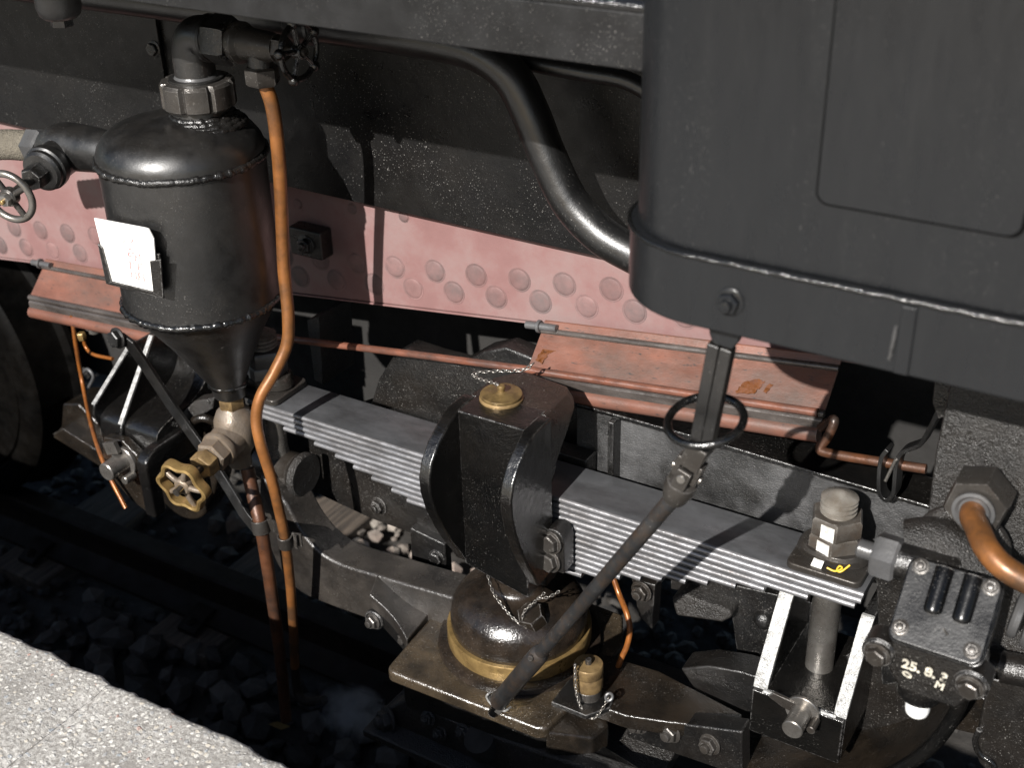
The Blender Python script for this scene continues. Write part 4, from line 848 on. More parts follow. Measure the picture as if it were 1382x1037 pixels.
build('web_rib', MB().box(-.79, -.778, 1.575, 1.602, ztb - .17, ztb + .003), 'cast_black', t, bevel=.003)
c = at(1030, 837, Y=1.60)
build('hanging_plate', MB().prism([at(x, y, Y=1.603) for x, y in ((905, 770), (1100, 815), (1075, 915), (996, 893), (990, 850), (985, 812), (905, 795))], (0, .02, 0)), 'cast_black', t, bevel=.002)
fix('dome', 'cast_black', t, c + V(0, .002, 0), (0, -1, 0), .017)
build('tie_lug', MB().prism([at(x, y, Y=1.57) for x, y in ((905, 808), (918, 801), (985, 825), (988, 834), (975, 841), (912, 832))], (0, .05, 0)), 'cast_rough', t, bevel=.006)
fix('nut', 'steel_dark', t, at(866, 798, Y=1.57), (-.1, -1, .05), .015)
build('post', MB().prism([at(x, y, Y=1.575) for x, y in ((852, 780), (884, 790), (880, 850), (862, 832))], (0, .03, 0)), 'cast_black', t, bevel=.002)
t = thing('truck_casting', 'dark humped truck casting behind the left half of the leaf spring', 'casting', at(560, 560, Y=1.64))
pts = [at(x, y, Y=1.635) for x, y in ((330, 610), (330, 548), (440, 565), (500, 545), (510, 512), (530, 480), (546, 470), (585, 483), (620, 492), (652, 474), (682, 468), (735, 490), (780, 520), (800, 660), (600, 640), (440, 610))]
build('casting', MB().prism(pts, (0, .045, 0)), 'cast_black', t, bevel=.006, seg=3)
build('ledge', MB().prism([at(x, y, Y=1.60) for x, y in ((486, 585), (512, 560), (560, 568), (640, 592), (640, 640), (486, 620))], (0, .05, 0)), 'cast_black', t, bevel=.010, seg=3)
build('column', MB().prism([at(x, y, Y=1.63) for x, y in ((414, 432), (430, 428), (436, 520), (424, 512))], (0, .10, 0)), 'cast_rough', t, bevel=.002)
build('beam_low', MB().prism([at(x, y, Y=1.578) for x, y in ((330, 560), (620, 640), (640, 760), (610, 735), (560, 722), (500, 700), (440, 672), (392, 648), (330, 620))], (0, .03, 0)), 'cast_black', t, bevel=.003)
build('drop_block', MB().prism([at(x, y, Y=1.56) for x, y in ((553, 712), (600, 735), (605, 800), (556, 775))], (0, .02, 0)), 'cast_black', t, bevel=.003)
fix('nut', 'cast_black', t, at(512, 682, Y=1.578), (-.1, -1, 0), .014)
fix('bolt', 'cast_black', t, at(590, 752, Y=1.56), (0, -1, 0), .013)

# ---- castings below the bearing, in deep shade
t = thing('lower_casting', 'black bolted casting in deep shade below the front of the bearing plate', 'casting', at(620, 1000, Y=1.36))
z0 = -.352
build('bed_plate', MB().prism([V(-1.10, 1.33, z0 - .02), V(-.60, 1.33, z0 - .02), V(-.60, 1.64, z0 + .015), V(-1.06, 1.64, z0 + .015)], (0, 0, -.03)), 'cast_rough', t, bevel=.004)
build('front_bar', MB().prism([at(x, y, Y=1.325) for x, y in ((520, 958), (545, 945), (640, 985), (740, 1020), (900, 1075), (900, 1120), (520, 1010))], (0, .04, 0)), 'cast_rough', t, bevel=.006)
build('lip', MB().box(-1.12, -.60, 1.285, 1.33, z0 - .065, z0 - .048), 'cast_rough', t, bevel=.004)
fix('nut', 'cast_rough', t, at(524, 972, Y=1.32), (-.5, -1, .2), .020)
for px, py in ((578, 970), (594, 990), (625, 988)): fix('nut', 'cast_rough', t, at(px, py, Y=1.322), (-.1, -1, .4), .0115)
build('pipe_boss', MB().lathe([(.012, .01), (.026, .01), (.028, 0), (.028, -.03)], at(648, 1000, Y=1.32), (0, -.5, 1), 28), 'dark_inside', t)
build('cross_bar', MB().prism([at(x, y, Y=1.36) for x, y in ((660, 972), (690, 965), (800, 1020), (880, 1070), (860, 1090), (700, 1010))], (0, .03, 0)), 'black_gloss', t, bevel=.003)

# ---- equaliser bar to the right of the bearing
t = thing('equaliser_bar', 'dark iron bar passing under the right spring hanger and curving up at right', 'beam', at(1120, 1020, Y=1.52))
pts = [at(x, y, Y=1.525) for x, y in ((918, 903), (955, 899), (1000, 907), (1060, 925), (1150, 955), (1150, 1075), (1010, 1075), (1000, 975), (950, 950))]
build('bar', MB().prism(pts, (0, .05, 0)), 'cast_black', t, bevel=.004)
fr = [at(x, y, Y=1.43) for x, y in ((1000, 1052), (1100, 1062), (1180, 1052), (1228, 1030), (1262, 1002), (1288, 966), (1299, 938), (1302, 915))]
sp = spline(fr, 5)
build('curved_flange', MB().ribbon([p + V(0, .06, 0) for p in sp], (0, 1, 0), .12, .020), 'oily_iron', t, angle=50, bevel=.003)
build('rolled_edge', MB().tube(fr, .0105, 14, k=5), 'black_gloss', t, angle=60)
build('inner_web', MB().prism([p + V(0, .119, 0) for p in sp] + [at(1302, 800, Y=1.55), at(1000, 960, Y=1.55)], (0, .012, 0)), 'cast_black', t)

# ================================================================== spring hangers
def hex_stripe(o, axis, r, h, rot, face, f0, f1, m, parent, ch=.12):
    o = Vector(o); a, u, v = frame(axis); c = []
    for j in (face, face + 1):
        th = 2 * math.pi * j / 6 + rot; c.append((u * math.cos(th) + v * math.sin(th)) * r)
    e0, e1 = c[0].lerp(c[1], f0), c[0].lerp(c[1], f1); n = (c[0] + c[1]).normalized() * .0006
    q = [o + e0 + n + a * (h * .08), o + e1 + n + a * (h * .06), o + e1 + n + a * (h * .86), o + e0 + n + a * (h * .84)]
    build('paint_mark', MB().prism(q, -n * .8), m, parent)
def hanger(X, name, label, fork):
    Y = 1.51; z = ZSP; o = V(X, Y, 0)
    t = thing('spring_hanger', label, 'spring hanger', (X, Y, -.15), 'spring hangers at the two ends of the leaf spring')
    pts = []
    for cx, cy, a0 in ((.043, .036, 0), (-.043, .036, 90), (-.043, -.036, 180), (.043, -.036, 270)):
        for k in range(5):
            a = math.radians(a0 + 90 * k / 4); pts.append(V(X + cx + .012 * math.cos(a), Y + cy + .012 * math.sin(a), z + .0005))
    build('saddle_plate', MB().prism(pts, (0, 0, .0125)), 'steel_dark', t, bevel=.003, seg=3)
    mb = MB(); rings = []
    for zz, sx, sy in ((.011, .050, .020), (.018, .053, .034), (.030, .050, .040), (.036, .045, .038)):
        rings.append([mb.bm.verts.new((X + sx * abs(math.cos(a)) ** .8 * (1 if math.cos(a) > 0 else -1), Y + sy * math.sin(a), z + zz)) for a in [2 * math.pi * k / 40 for k in range(40)]])
    mb.ring_faces(rings); mb.cap(list(reversed(rings[0]))); mb.cap(rings[-1]); build('rocker', mb, 'steel_dark', t, bevel=.001)
    n1 = build('lock_nut', MB().hexa(V(X, Y, z + .031), (0, 0, 1), .0395, .027, .18, both=True, ch=.08), 'nut_iron' if fork else 'steel_grey', t)
    n2 = build('nut', MB().hexa(V(X, Y, z + .058), (0, 0, 1), .0395, .030, .30, both=True, ch=.08), 'nut_iron' if fork else 'steel_grey', t)
    prof = [(.0262, .075)]; zz = .084
    while zz < .112: prof += [(.0262, zz), (.0262, zz + .0022), (.0215, zz + .0044), (.0215, zz + .0052), (.0262, zz + .0076)]; zz += .0076
    prof += [(.0250, zz + .0006), (.0235, zz + .0016), (.006, zz + .0095), (.003, zz + .0100)]
    build('stud_thread', MB().lathe([(r, z + h) for r, h in prof], o, (0, 0, 1), 36), 'thread_steel', t, angle=20)
    NUTS[name] = (n1, n2); return t
NUTS = {}
xr = at(1119, 790, Y=1.51).x
tr = hanger(xr, 'r', 'right spring hanger bolt with white striped nuts standing in a fork bracket', True)
# the face turned to the platform carries the white paint
_, uu, vv = frame((0, 0, 1))
def face_to(rot, want):
    best = max(range(6), key=lambda j: (uu * math.cos(2 * math.pi * (j + .5) / 6 + rot) + vv * math.sin(2 * math.pi * (j + .5) / 6 + rot)).dot(want)); return best
for tt, X in ((tr, xr),):
    for nn_, (h0, hh, rot, rr) in zip(NUTS['r'], ((.031, .027, .18, .0395), (.058, .030, .30, .0395))):
        f = face_to(rot, V(-.25, -1, 0))
        hex_stripe(V(X, 1.51, ZSP + h0), (0, 0, 1), rr, hh, rot, f, .36, .90, 'white_paint', nn_)
    build('paint_mark', MB().prism([V(X - .020, 1.4705, ZSP + .0125), V(X - .004, 1.4695, ZSP + .0125), V(X + .0, 1.4735, ZSP + .033), V(X - .015, 1.4745, ZSP + .033)], (0, .003, 0)), 'white_paint', tt)
    build('yellow_mark', MB().tube([V(X + .004, 1.4702, ZSP + .018), V(X + .016, 1.4702, ZSP + .0165), V(X + .025, 1.4722, ZSP + .0235), V(X + .021, 1.4712, ZSP + .0265), V(X + .0185, 1.4704, ZSP + .019), V(X + .024, 1.4718, ZSP + .0175), V(X + .034, 1.4775, ZSP + .029)], .0014, 6), 'yellow_paint', tt)
zf = at(1088, 925, Y=1.51).z
build('shank', MB().lathe([(.0215, ZSP - .04), (.0225, ZSP - .044), (.0225, ZSP - .058), (.0215, ZSP - .060), (.0213, zf + .05), (.024, zf + .025), (.032, zf + .006), (.038, zf - .008)], V(xr + .0, 1.51, 0), (0, 0, 1), 40), 'steel_pin', tr, angle=50)
build('eye_end', MB().cyl(V(xr - .040, 1.51, zf - .026), (1, 0, 0), .032, .080, 32, .004), 'steel_dark', tr)
build('grease_nipple', MB().cyl(V(xr + .030, 1.485, zf + .0), (.3, -.6, .8), .006, .014, 12, .001), 'steel_pin', tr)
# fork
t = thing('fork_bracket', 'black fork bracket with bright worn edges and a steel pin at lower right', 'bracket', (xr, 1.5, -.19))
fa, fb, fc, fd = -.460, -.439, -.336, -.318
def arm(x0, x1, dy=0): return MB().prism([V(x0, y, z) for y, z in ((1.42, -.105), (1.425, -.092), (1.500, .012), (1.508, .018), (1.60, .018), (1.60, -.19), (1.42, -.19))], (x1 - x0, 0, 0))
def worn(x0, x1): return MB().prism([V(x0, y, z) for y, z in ((1.4185, -.106), (1.4235, -.0905), (1.4985, .0135), (1.5065, .0195), (1.5120, .0195), (1.430, -.098))], (x1 - x0, 0, 0))
build('fork_arm', arm(fa, fb), 'black_gloss', t, bevel=.002); build('fork_arm', arm(fc, fd), 'black_gloss', t, bevel=.002)
build('worn_edge', worn(fa - .0006, fb + .0006), 'worn_edge', t, bevel=.001); build('worn_edge', worn(fc - .0006, fd + .0006), 'worn_edge', t, bevel=.001)
build('fork_base', MB().box(fb - .001, fc + .001, 1.4215, 1.598, -.188, -.104), 'black_gloss', t, bevel=.002)
build('front_face', MB().box(fa + .001, fd - .001, 1.412, 1.4205, -.189, -.106), 'black_gloss', t, bevel=.002)
build('worn_edge', MB().tube([V(fb - .004, 1.4165, -.1055), V((fb + fc) / 2, 1.4165, -.1057), V(fc + .004, 1.4165, -.1055)], .0032, 10, bump=.2), 'worn_edge', t)
pc = at(1084, 958, Y=1.41)
build('washer', MB().cyl(pc, (0, -1, 0), .026, .006, 36, .001), 'steel_pin', t)
build('pin', MB().cyl(pc + V(0, -.004, 0), (0, -1, 0), .0155, .044, 32, .0015), 'steel_pin', t)
build('keeper', MB().cyl(pc + V(.022, -.004, -.006), (0, -1, 0), .0065, .026, 18, .001), 'steel_dark', t)
build('key_plate', MB().prism([pc + V(-.052, -.008, .008), pc + V(-.045, -.008, .018), pc + V(-.012, -.008, .014), pc + V(-.010, -.008, -.006), pc + V(-.030, -.008, -.002)], (0, .006, 0)), 'steel_dark', t, bevel=.001)
build('copper_tag', MB().obox(at(1136, 886, Y=1.56), (.012, 0, .003), (0, .004, 0), (0, 0, .009)), 'copper_dark', t)

xlh = at(366, 548, Y=1.51).x
tl = hanger(xlh, 'l', 'left spring hanger bolt with nuts, half hidden behind the copper pipe', False)
for h0, hh, rot, rr in ((.031, .027, .18, .0395), (.058, .030, .30, .0395)):
    f = face_to(rot, V(-.9, -1, 0)); hex_stripe(V(xlh, 1.51, ZSP + h0), (0, 0, 1), rr, hh, rot, f, .15, .55, 'white_paint', tl)
build('paint_mark', MB().prism([V(xlh - .036, 1.4795, ZSP + .014), V(xlh - .024, 1.4745, ZSP + .014), V(xlh - .020, 1.476, ZSP + .034), V(xlh - .032, 1.481, ZSP + .034)], (0, .004, 0)), 'white_paint', tl)
zl = at(385, 632, Y=1.51).z
build('shank', MB().lathe([(.0215, ZSP - .05), (.0213, zl + .045), (.025, zl + .02)], V(xlh, 1.51, 0), (0, 0, 1), 36), 'steel_pin', tl)
build('eye_end', MB().cyl(V(xlh - .046, 1.51, zl), (1, 0, 0), .036, .092, 36, .004), 'steel_dark', tl)
build('eye_collar', MB().cyl(V(xlh + .050, 1.51, zl), (1, 0, 0), .043, .016, 32, .003), 'cast_rough', tl)
build('eye_collar', MB().cyl(V(xlh - .064, 1.51, zl), (1, 0, 0), .043, .016, 32, .003), 'cast_black', tl)

# ================================================================== fork bracket at the left
t = thing('gusset_bracket', 'glossy black gusset bracket with worn bright edges left of the tank cone', 'bracket', at(210, 640, Y=1.45))
def gus(px0, py0, px1, py1, y1, th, low):
    a = at(px0, py0, Y=y1); b = at(px1, py1, Y=y1 + .115); x = a.x
    c = [(y1, a.z), (y1 - .006, a.z - .02), (y1 + .002, a.z - .05), (y1 + .05, a.z - low), (1.66, a.z - low), (1.66, b.z), (b.y, b.z)]
    build('gusset', MB().prism([V(x, y, z) for y, z in c], (th, 0, 0)), 'black_gloss', t, bevel=.004)
    dy, dz = b.y - y1, b.z - a.z; n = Vector((0, -dz, dy)).normalized() * -.0015
    e = [V(x - .0006, y1, a.z), V(x - .0006, b.y, b.z)]
    w = V(0, dy, dz).normalized()
    build('worn_edge', MB().prism([e[0] + V(0, -.0016, .0006), e[1] + V(0, -.0016, .0006), e[1] + V(0, .004, -.001), e[0] + V(0, .004, -.001)], (th + .0012, 0, 0)), 'worn_edge', t, bevel=.0008)
gus(124, 545, 166, 462, 1.42, .008, .12)
gus(160, 572, 217, 456, 1.42, .009, .11)
o = at(190, 585, Y=1.39)
build('back_wall', MB().prism([at(x, y, Y=1.60) for x, y in ((195, 440), (300, 440), (320, 560), (300, 580), (195, 600))], (0, .03, 0)), 'black_gloss', t, bevel=.003)
fix('bolt', 'steel_dark', t, at(277, 528, Y=1.595), (-.2, -1, .1), .020)
g0 = at(124, 545, Y=1.42); x0 = at(177, 600, Y=1.372).x; zb = g0.z
web = spline([V(0, 1.424, zb - .11), V(0, 1.424, zb - .045), V(0, 1.436, zb - .024), V(0, 1.47, zb - .014), V(0, 1.53, zb - .004), V(0, 1.575, zb + .022), V(0, 1.60, zb + .075), V(0, 1.61, zb + .13)], 5)
build('saddle', MB().prism([V(g0.x + .004, p.y, p.z) for p in web] + [V(g0.x + .004, 1.655, zb + .13), V(g0.x + .004, 1.655, zb - .11)], (x0 + .006 - g0.x, 0, 0)), 'flange_black', t, angle=50)
prof = [(1.372, -.185), (1.372, -.075), (1.376, -.058), (1.390, -.046), (1.41, -.043), (1.60, -.035), (1.60, -.062), (1.425, -.070), (1.412, -.078), (1.405, -.095), (1.405, -.185)]
x0 = at(177, 600, Y=1.372).x
build('hook_rim', MB().prism([V(x0, y, z + .0) for y, z in prof], (.027, 0, 0)), 'flange_black', t, bevel=.006, seg=4)
build('flange_plate', MB().prism([at(x, y, Y=1.50) for x, y in ((240, 562), (262, 541), (290, 536), (287, 552), (268, 562), (246, 572))], (0, .03, 0)), 'cast_rough', t, bevel=.003)
# nose plate and pin
pc = at(170, 620, Y=1.40)
pts = [at(x, y, Y=1.40) for x, y in ((140, 590), (165, 595), (185, 615), (200, 650), (205, 680), (196, 690), (176, 675), (155, 650), (138, 615))]
build('nose_plate', MB().prism(pts, (0, .02, 0)), 'oily_iron', t, bevel=.003)
build('washer', MB().cyl(pc, (0, -1, 0), .031, .008, 36, .001), 'steel_pin', t)
build('pin', MB().cyl(pc + V(0, -.006, 0), (0, -1, 0), .0185, .046, 36, .0015), 'steel_pin', t)
build('keeper', MB().cyl(pc + V(.022, -.006, -.024), (0, -1, 0), .0085, .026, 18, .001), 'steel_pin', t)
build('key_plate', MB().obox(pc + V(-.016, -.014, .030), (.016, 0, .006), (0, .005, 0), (-.004, 0, .012)), 'steel_pin', t, bevel=.0008)
t = thing('brake_link', 'brown greasy link casting with rounded tip behind the brass handwheel', 'link', at(250, 690, Y=1.47))
pts = spline([at(x, y, Y=1.53) for x, y in ((206, 600), (235, 575), (290, 560), (300, 600), (290, 660), (278, 692), (262, 702), (240, 696), (215, 672), (205, 640), (206, 600))], 4)[:-1]
build('casting', MB().prism(pts, (0, .05, 0)), 'oily_iron', t, bevel=.010, seg=3)
build('bent_bar', MB().tube([at(200, 590, Y=1.50), at(202, 600, Y=1.49), at(213, 604, Y=1.485), at(230, 594, Y=1.485), at(250, 576, Y=1.49), at(272, 564, Y=1.495), at(292, 570, Y=1.51)], .0085, 16), 'oily_iron', t)
t = thing('support_strap', 'flat black strap slanting from the gusset bracket down to the drain pipe', 'strap', at(250, 570, Y=1.45))
sp = [at(160, 452, Y=1.43), at(176, 464, Y=1.43), at(190, 484, Y=1.44), at(230, 545, Y=1.475), at(285, 622, Y=1.478), at(312, 664, Y=1.45), at(330, 694, Y=1.43), at(348, 716, Y=1.425)]
d = (sp[-3] - sp[2]).normalized(); side = d.cross(V(0, 1, 0)).normalized() * -1
build('strap', MB().ribbon(sp, side, .026, .008), 'tank_paint', t, bevel=.0015)
fix('bolt', 'tank_paint', t, at(159, 456, Y=1.423), (-.1, -1, .1), .0165)
t = thing('axle_guard', 'dark brown ribbed casting in the gap left of the gusset bracket', 'casting', at(100, 590, Y=1.74))
build('casting', MB().prism([at(x, y, Y=1.74) for x, y in ((84, 545), (105, 545), (130, 570), (200, 640), (190, 665), (70, 590), (82, 575))], (0, .10, 0)), 'oily_iron', t, bevel=.006)
build('flange', MB().prism([at(x, y, Y=1.70) for x, y in ((70, 586), (84, 578), (150, 620), (200, 650), (196, 664), (140, 630))], (0, .05, 0)), 'oily_iron', t, bevel=.003)
build('clip', MB().tube([at(110, 505, Y=1.74), at(118, 498, Y=1.73), at(126, 508, Y=1.73), at(120, 522, Y=1.735)], .004, 10), 'steel_grey', t)
t = thing('oil_line', 'thin straight orange oil line hanging below the left gutter', 'tube', at(130, 590, Y=1.55))
build('tube', MB().tube([at(97, 425, Y=1.60), at(103, 470, Y=1.59), at(113, 525, Y=1.58), at(125, 580, Y=1.44), at(143, 632, Y=1.39), at(170, 686, Y=1.37)], .0045, 12, k=6), 'copper_new', t)
t = thing('oil_line', 'thin bent orange oil line with brass union under the left gutter', 'tube', at(125, 478, Y=1.62))
build('tube', MB().tube([at(112, 455, Y=1.63), at(116, 468, Y=1.63), at(126, 478, Y=1.625), at(152, 484, Y=1.62)], .004, 12), 'copper_new', t)
build('union', MB().hexa(at(109, 449, Y=1.63), (.1, 0, -1), .010, .016, both=True), 'brass', t)
build('fitting', MB().lathe([(.012, 0), (.012, .01), (.018, .011), (.018, .018), (.014, .019), (.014, .03)], at(128, 448, Y=1.63), (0, 0, 1), 20), 'steel_pin', t)

# ================================================================== right hand side: plate, valve, pipes
t = thing('end_bracket', 'rough textured dark bracket plate behind the valve block at the right edge', 'bracket', at(1330, 650, Y=1.42))
build('plate', MB().prism([at(x, y, Y=1.40) for x, y in ((1290, 480), (1276, 545), (1262, 612), (1252, 690), (1240, 745), (1232, 800), (1250, 860), (1460, 900), (1460, 520))], (0, .026, 0)), 'cast_rough', t, bevel=.004)
build('return_plate', MB().prism([at(x, y, Y=1.43) for x, y in ((1180, 745), (1240, 760), (1240, 920), (1190, 925))], (0, .02, 0)), 'cast_black', t, bevel=.002)
nb = at(1316, 686, Y=1.325); AX = V(.0, -1, .05).normalized()
t = thing('valve_block', 'black bolted valve block with painted date and white tip at lower right', 'valve', V(-.18, 1.25, .2))
n_ = V(0, -.7071, .7071); s_ = V(0, .7071, .7071); ctr = V(-.181, 1.215, .300)
def plate(w, l, off, th, m, nm, rr=.012):
    pts = []
    for sx, sy, a0 in ((1, 1, 0), (-1, 1, 90), (-1, -1, 180), (1, -1, 270)):
        for k in range(5):
            a = math.radians(a0 + 90 * k / 4)
            pts.append(ctr + n_ * off + V(1, 0, 0) * (sx * (w - rr) + rr * math.cos(a)) + s_ * (sy * (l - rr) + rr * math.sin(a)))
    return build(nm, MB().prism(pts, -n_ * th), m, t, bevel=.0025, seg=3)
plate(.052, .050, 0, .012, 'cover_black', 'cover')
plate(.0535, .0515, -.0125, .026, 'cover_black', 'body_rim')
for px, py in ((-.012, 0), (.020, .0)):
    b = ctr + V(px, 0, 0)
    build('cover_rib', MB().tube([b + s_ * .046 + n_ * .002, b + s_ * .03 + n_ * .003, b + s_ * .0 + n_ * .003, b - s_ * .006 + n_ * .0015], lambda q: .0105 * (1 if q < .8 else max(.25, 1 - (q - .8) ** 2 * 16)), 20), 'cover_black', t, angle=60)
for sx, sy in ((-.038, .040), (.040, .040), (-.040, -.034), (.040, -.034)):
    fix('nut', 'steel_dark', t, ctr + V(sx, 0, 0) + s_ * sy + n_ * .0005, n_, .0075)
build('cast_mark', MB().tube([ctr - s_ * .020 + n_ * .0008 + V(.004, 0, 0), ctr - s_ * .026 + n_ * .0008 + V(.011, 0, 0)], .0014, 6, smooth=False), 'steel_dark', t)
build('lower_body', MB().prism([V(-.226, 1.19, .258), V(-.136, 1.19, .258), V(-.128, 1.19, .215), V(-.145, 1.19, .185), V(-.212, 1.19, .185), V(-.236, 1.19, .225)], (0, .075, 0)), 'cast_black', t, bevel=.006, seg=3)
for px, py in ((1186, 880), (1311, 924)):
    c = at(px, py, Y=1.19)
    build('flange_ear', MB().cyl(c + V(0, .03, 0), (0, -1, 0), .020, .034, 28, .003), 'cast_black', t)
    fix('bolt', 'steel_dark', t, c + V(0, -.004, 0), (-.1, -1, -.1), .0125)
build('flange_bar', MB().prism([at(1186, 880, Y=1.195) + V(0, 0, .014), at(1311, 924, Y=1.195) + V(0, 0, .014), at(1311, 924, Y=1.195) - V(0, 0, .018), at(1186, 880, Y=1.195) - V(0, 0, .018)], (0, .03, 0)), 'cast_black', t, bevel=.003)
wt = at(1240, 945, Y=1.226)
build('bottom_boss', MB().lathe([(.031, .075), (.031, .045), (.030, .038), (.028, .016), (.023, .008), (.014, .006)], wt, (0, 0, 1), 40), 'cast_black', t)
build('white_tip', MB().lathe([(.0145, .010), (.0145, -.012), (.0135, -.018), (.010, -.022), (.003, -.024)], wt, (0, 0, 1), 32), 'white_plastic', t, angle=60)
for px, py in ((1192, 768), ):
    c = at(1225, 760, Y=1.27)
    build('side_arm', MB().tube([c + V(.05, .02, -.01), c, c + V(-.012, 0, 0)], .022, 24, smooth=False), 'cast_black', t)
    build('union_nut', MB().hexa(c + V(-.010, 0, 0), (-1, 0, .02), .028, .030, .4, both=True), 'steel_grey', t)
    build('union_tip', MB().cyl(c + V(-.038, 0, .001), (-1, 0, .02), .0115, .022, 22, .002), 'steel_grey', t)
    build('back_body', MB().tube([at(1225, 745, Y=1.31), at(1270, 745, Y=1.32), at(1330, 790, Y=1.33)], .040, 24), 'cast_rough', t, angle=60)
def letters(txt, px, py, size, m, roll=0.0, Y=1.1862):
    cu = bpy.data.curves.new('lettering', 'FONT'); cu.body = txt; cu.size = size; cu.extrude = .0004; cu.align_x = 'CENTER'; cu.align_y = 'CENTER'; cu.offset = size * .036
    f = bpy.data.objects.new('lettering', cu); COL.objects.link(f); bpy.context.view_layer.update()
    me = bpy.data.meshes.new_from_object(f.evaluated_get(bpy.context.evaluated_depsgraph_get())); bpy.data.objects.remove(f)
    me.materials.clear(); me.materials.append(MATS[m]); o = bpy.data.objects.new('lettering', me); COL.objects.link(o); p = at(px, py, Y=Y); LOC[o] = p
    o.parent = t; o.location = p - LOC[t]; o.rotation_euler = (math.pi / 2, roll, 0); return o
letters('25. 8. 3', 1248, 906, .0175, 'lettering_paint', .03)
letters('0', 1225, 911, .0150, 'lettering_paint', -1.2); letters('M', 1268, 926, .0135, 'lettering_paint', .15)
t = thing('pipe_union', 'large hex union nut where the bright copper pipe enters at the right edge', 'union', nb)
build('union_nut', MB().hexa(nb + V(0, .045, 0), AX, .0385, .048, .28, both=True, ch=.08), 'steel_dark', t)
build('gland_ring', MB().lathe([(.021, .0), (.0245, .003), (.0245, .006), (.0205, .007), (.017, .003)], nb + V(0, -.004, 0), AX, 36), 'steel_grey', t)
lo = at(1296, 738, Y=1.34)
build('lower_nut', MB().hexa(lo + V(0, .04, 0), V(0, -1, -.25), .042, .040, .1, both=True), 'cast_black', t)
build('lower_flange', MB().torus(lo + V(0, .02, -.004), V(0, -1, -.25), .046, .010, 40, 12, .08), 'cast_rough', t)
t = thing('copper_pipe', 'thick polished copper pipe bending out of the union at the right edge', 'pipe', at(1350, 760, Y=1.28))
build('pipe', MB().tube([nb + V(0, .02, 0), nb + V(0, -.012, -.002), at(1319, 712, Y=1.292), at(1333, 742, Y=1.262), at(1358, 768, Y=1.25), at(1400, 790, Y=1.25), at(1460, 806, Y=1.25)], .0146, 28, k=10), 'copper_lacquer', t, angle=60)
t = thing('pipe_coupling', 'grey ringed pipe coupling at the right edge behind the valve block', 'coupling', at(1372, 828, Y=1.31))
c = at(1366, 826, Y=1.31)
build('ring', MB().lathe([(.018, 0), (.028, .002), (.030, .006), (.028, .012), (.020, .014)], c, (1, 0, -.1), 30), 'steel_grey', t)
build('ring', MB().lathe([(.018, 0), (.034, .002), (.036, .008), (.034, .016), (.020, .018)], c + V(.017, 0, -.002), (1, 0, -.1), 30), 'steel_grey', t)
build('stub', MB().cyl(c + V(.034, 0, -.004), (1, 0, -.1), .024, .12, 26), 'steel_grey', t)
t = thing('cross_pipe', 'black horizontal pipe at the right edge below the coupling', 'pipe', at(1360, 902, Y=1.36))
build('pipe', MB().tube([at(1300, 890, Y=1.37), at(1352, 900, Y=1.37)], .017, 22, smooth=False), 'black_gloss', t)
build('sleeve', MB().tube([at(1352, 900, Y=1.37), at(1440, 917, Y=1.37)], .0205, 22, smooth=False), 'cast_black', t)
t = thing('step_post', 'upright black plate at the lower right corner', 'plate', at(1355, 990, Y=1.38))
build('post', MB().prism([at(x, y, Y=1.39) for x, y in ((1334, 915), (1400, 930), (1400, 1090), (1345, 1070), (1335, 1045), (1320, 1030), (1316, 1000))], (0, .05, 0)), 'cast_black', t, bevel=.004)
build('post_edge', MB().tube([at(1322, 985, Y=1.386), at(1316, 1000, Y=1.386), at(1322, 1018, Y=1.386), at(1340, 1032, Y=1.386), at(1346, 1060, Y=1.386)], .004, 10), 'black_gloss', t)
build('ash_chute', MB().prism([at(x, y, Y=1.62) for x, y in ((1290, 930), (1350, 950), (1350, 1000), (1285, 985))], (0, .06, 0)), 'oily_iron', t, bevel=.004)

# ================================================================== reach rod hanging from the box
t = thing('reach_rod', 'black jointed rod with pull ring slanting from the box to the bearing plate', 'rod', at(800, 790, Y=1.16))
build('tab', MB().prism([at(x, y, Y=1.112) for x, y in ((954, 424), (1004, 440), (996, 462), (988, 472), (962, 464), (957, 452))], (0, .010, 0)), 'box_paint', t, bevel=.002)
for (a, b) in (((966, 462), (938, 612)), ((983, 468), (954, 608))):
    p, q = at(*a, Y=1.120), at(*b, Y=1.135); d = (q - p).normalized(); s = d.cross(V(0, 1, 0)).normalized()
    build('square_shaft', MB().obox((p + q) / 2, s * .0068, V(0, .008, 0), (q - p) / 2), 'tank_paint', t, bevel=.0018)
rc = at(952, 567, Y=1.13)
build('pull_ring', MB().torus(rc, V(-.1, -.22, .97), .0415, .0048, 60, 12), 'black_gloss', t, angle=180)
u0, u1 = at(944, 604, Y=1.130), at(912, 668, Y=1.14); d = (u1 - u0).normalized(); s = d.cross(V(0, 1, 0)).normalized()
build('upper_yoke', MB().obox(u0 + d * .012, s * .0125, V(0, .011, 0), d * .018), 'steel_dark', t, bevel=.002)
for k in (-1, 1):
    build('yoke_ear', MB().obox(u0 + d * .036 + s * (.0125 * k), s * .0038, V(0, .009, 0), d * .016), 'steel_dark', t, bevel=.002)
    build('yoke_ear', MB().obox(u0 + d * .050 + V(0, .0125 * k, 0), s * .009, V(0, .0038, 0), d * .018), 'steel_dark', t, bevel=.002)
build('cross_pin', MB().cyl(u0 + d * .043 - s * .019, s, .0055, .038, 16, .0008), 'steel_pin', t)
build('cross_pin', MB().cyl(u0 + d * .043 + V(0, -.019, 0), (0, 1, 0), .0055, .038, 16, .0008), 'steel_pin', t)
build('lower_yoke', MB().lathe([(.012, .056), (.018, .060), (.019, .070), (.0165, .084), (.0135, .092)], u0, d, 24), 'steel_dark', t)
ra, rb = u0 + d * .085, at(727, 884, Y=1.245)
re2 = rb
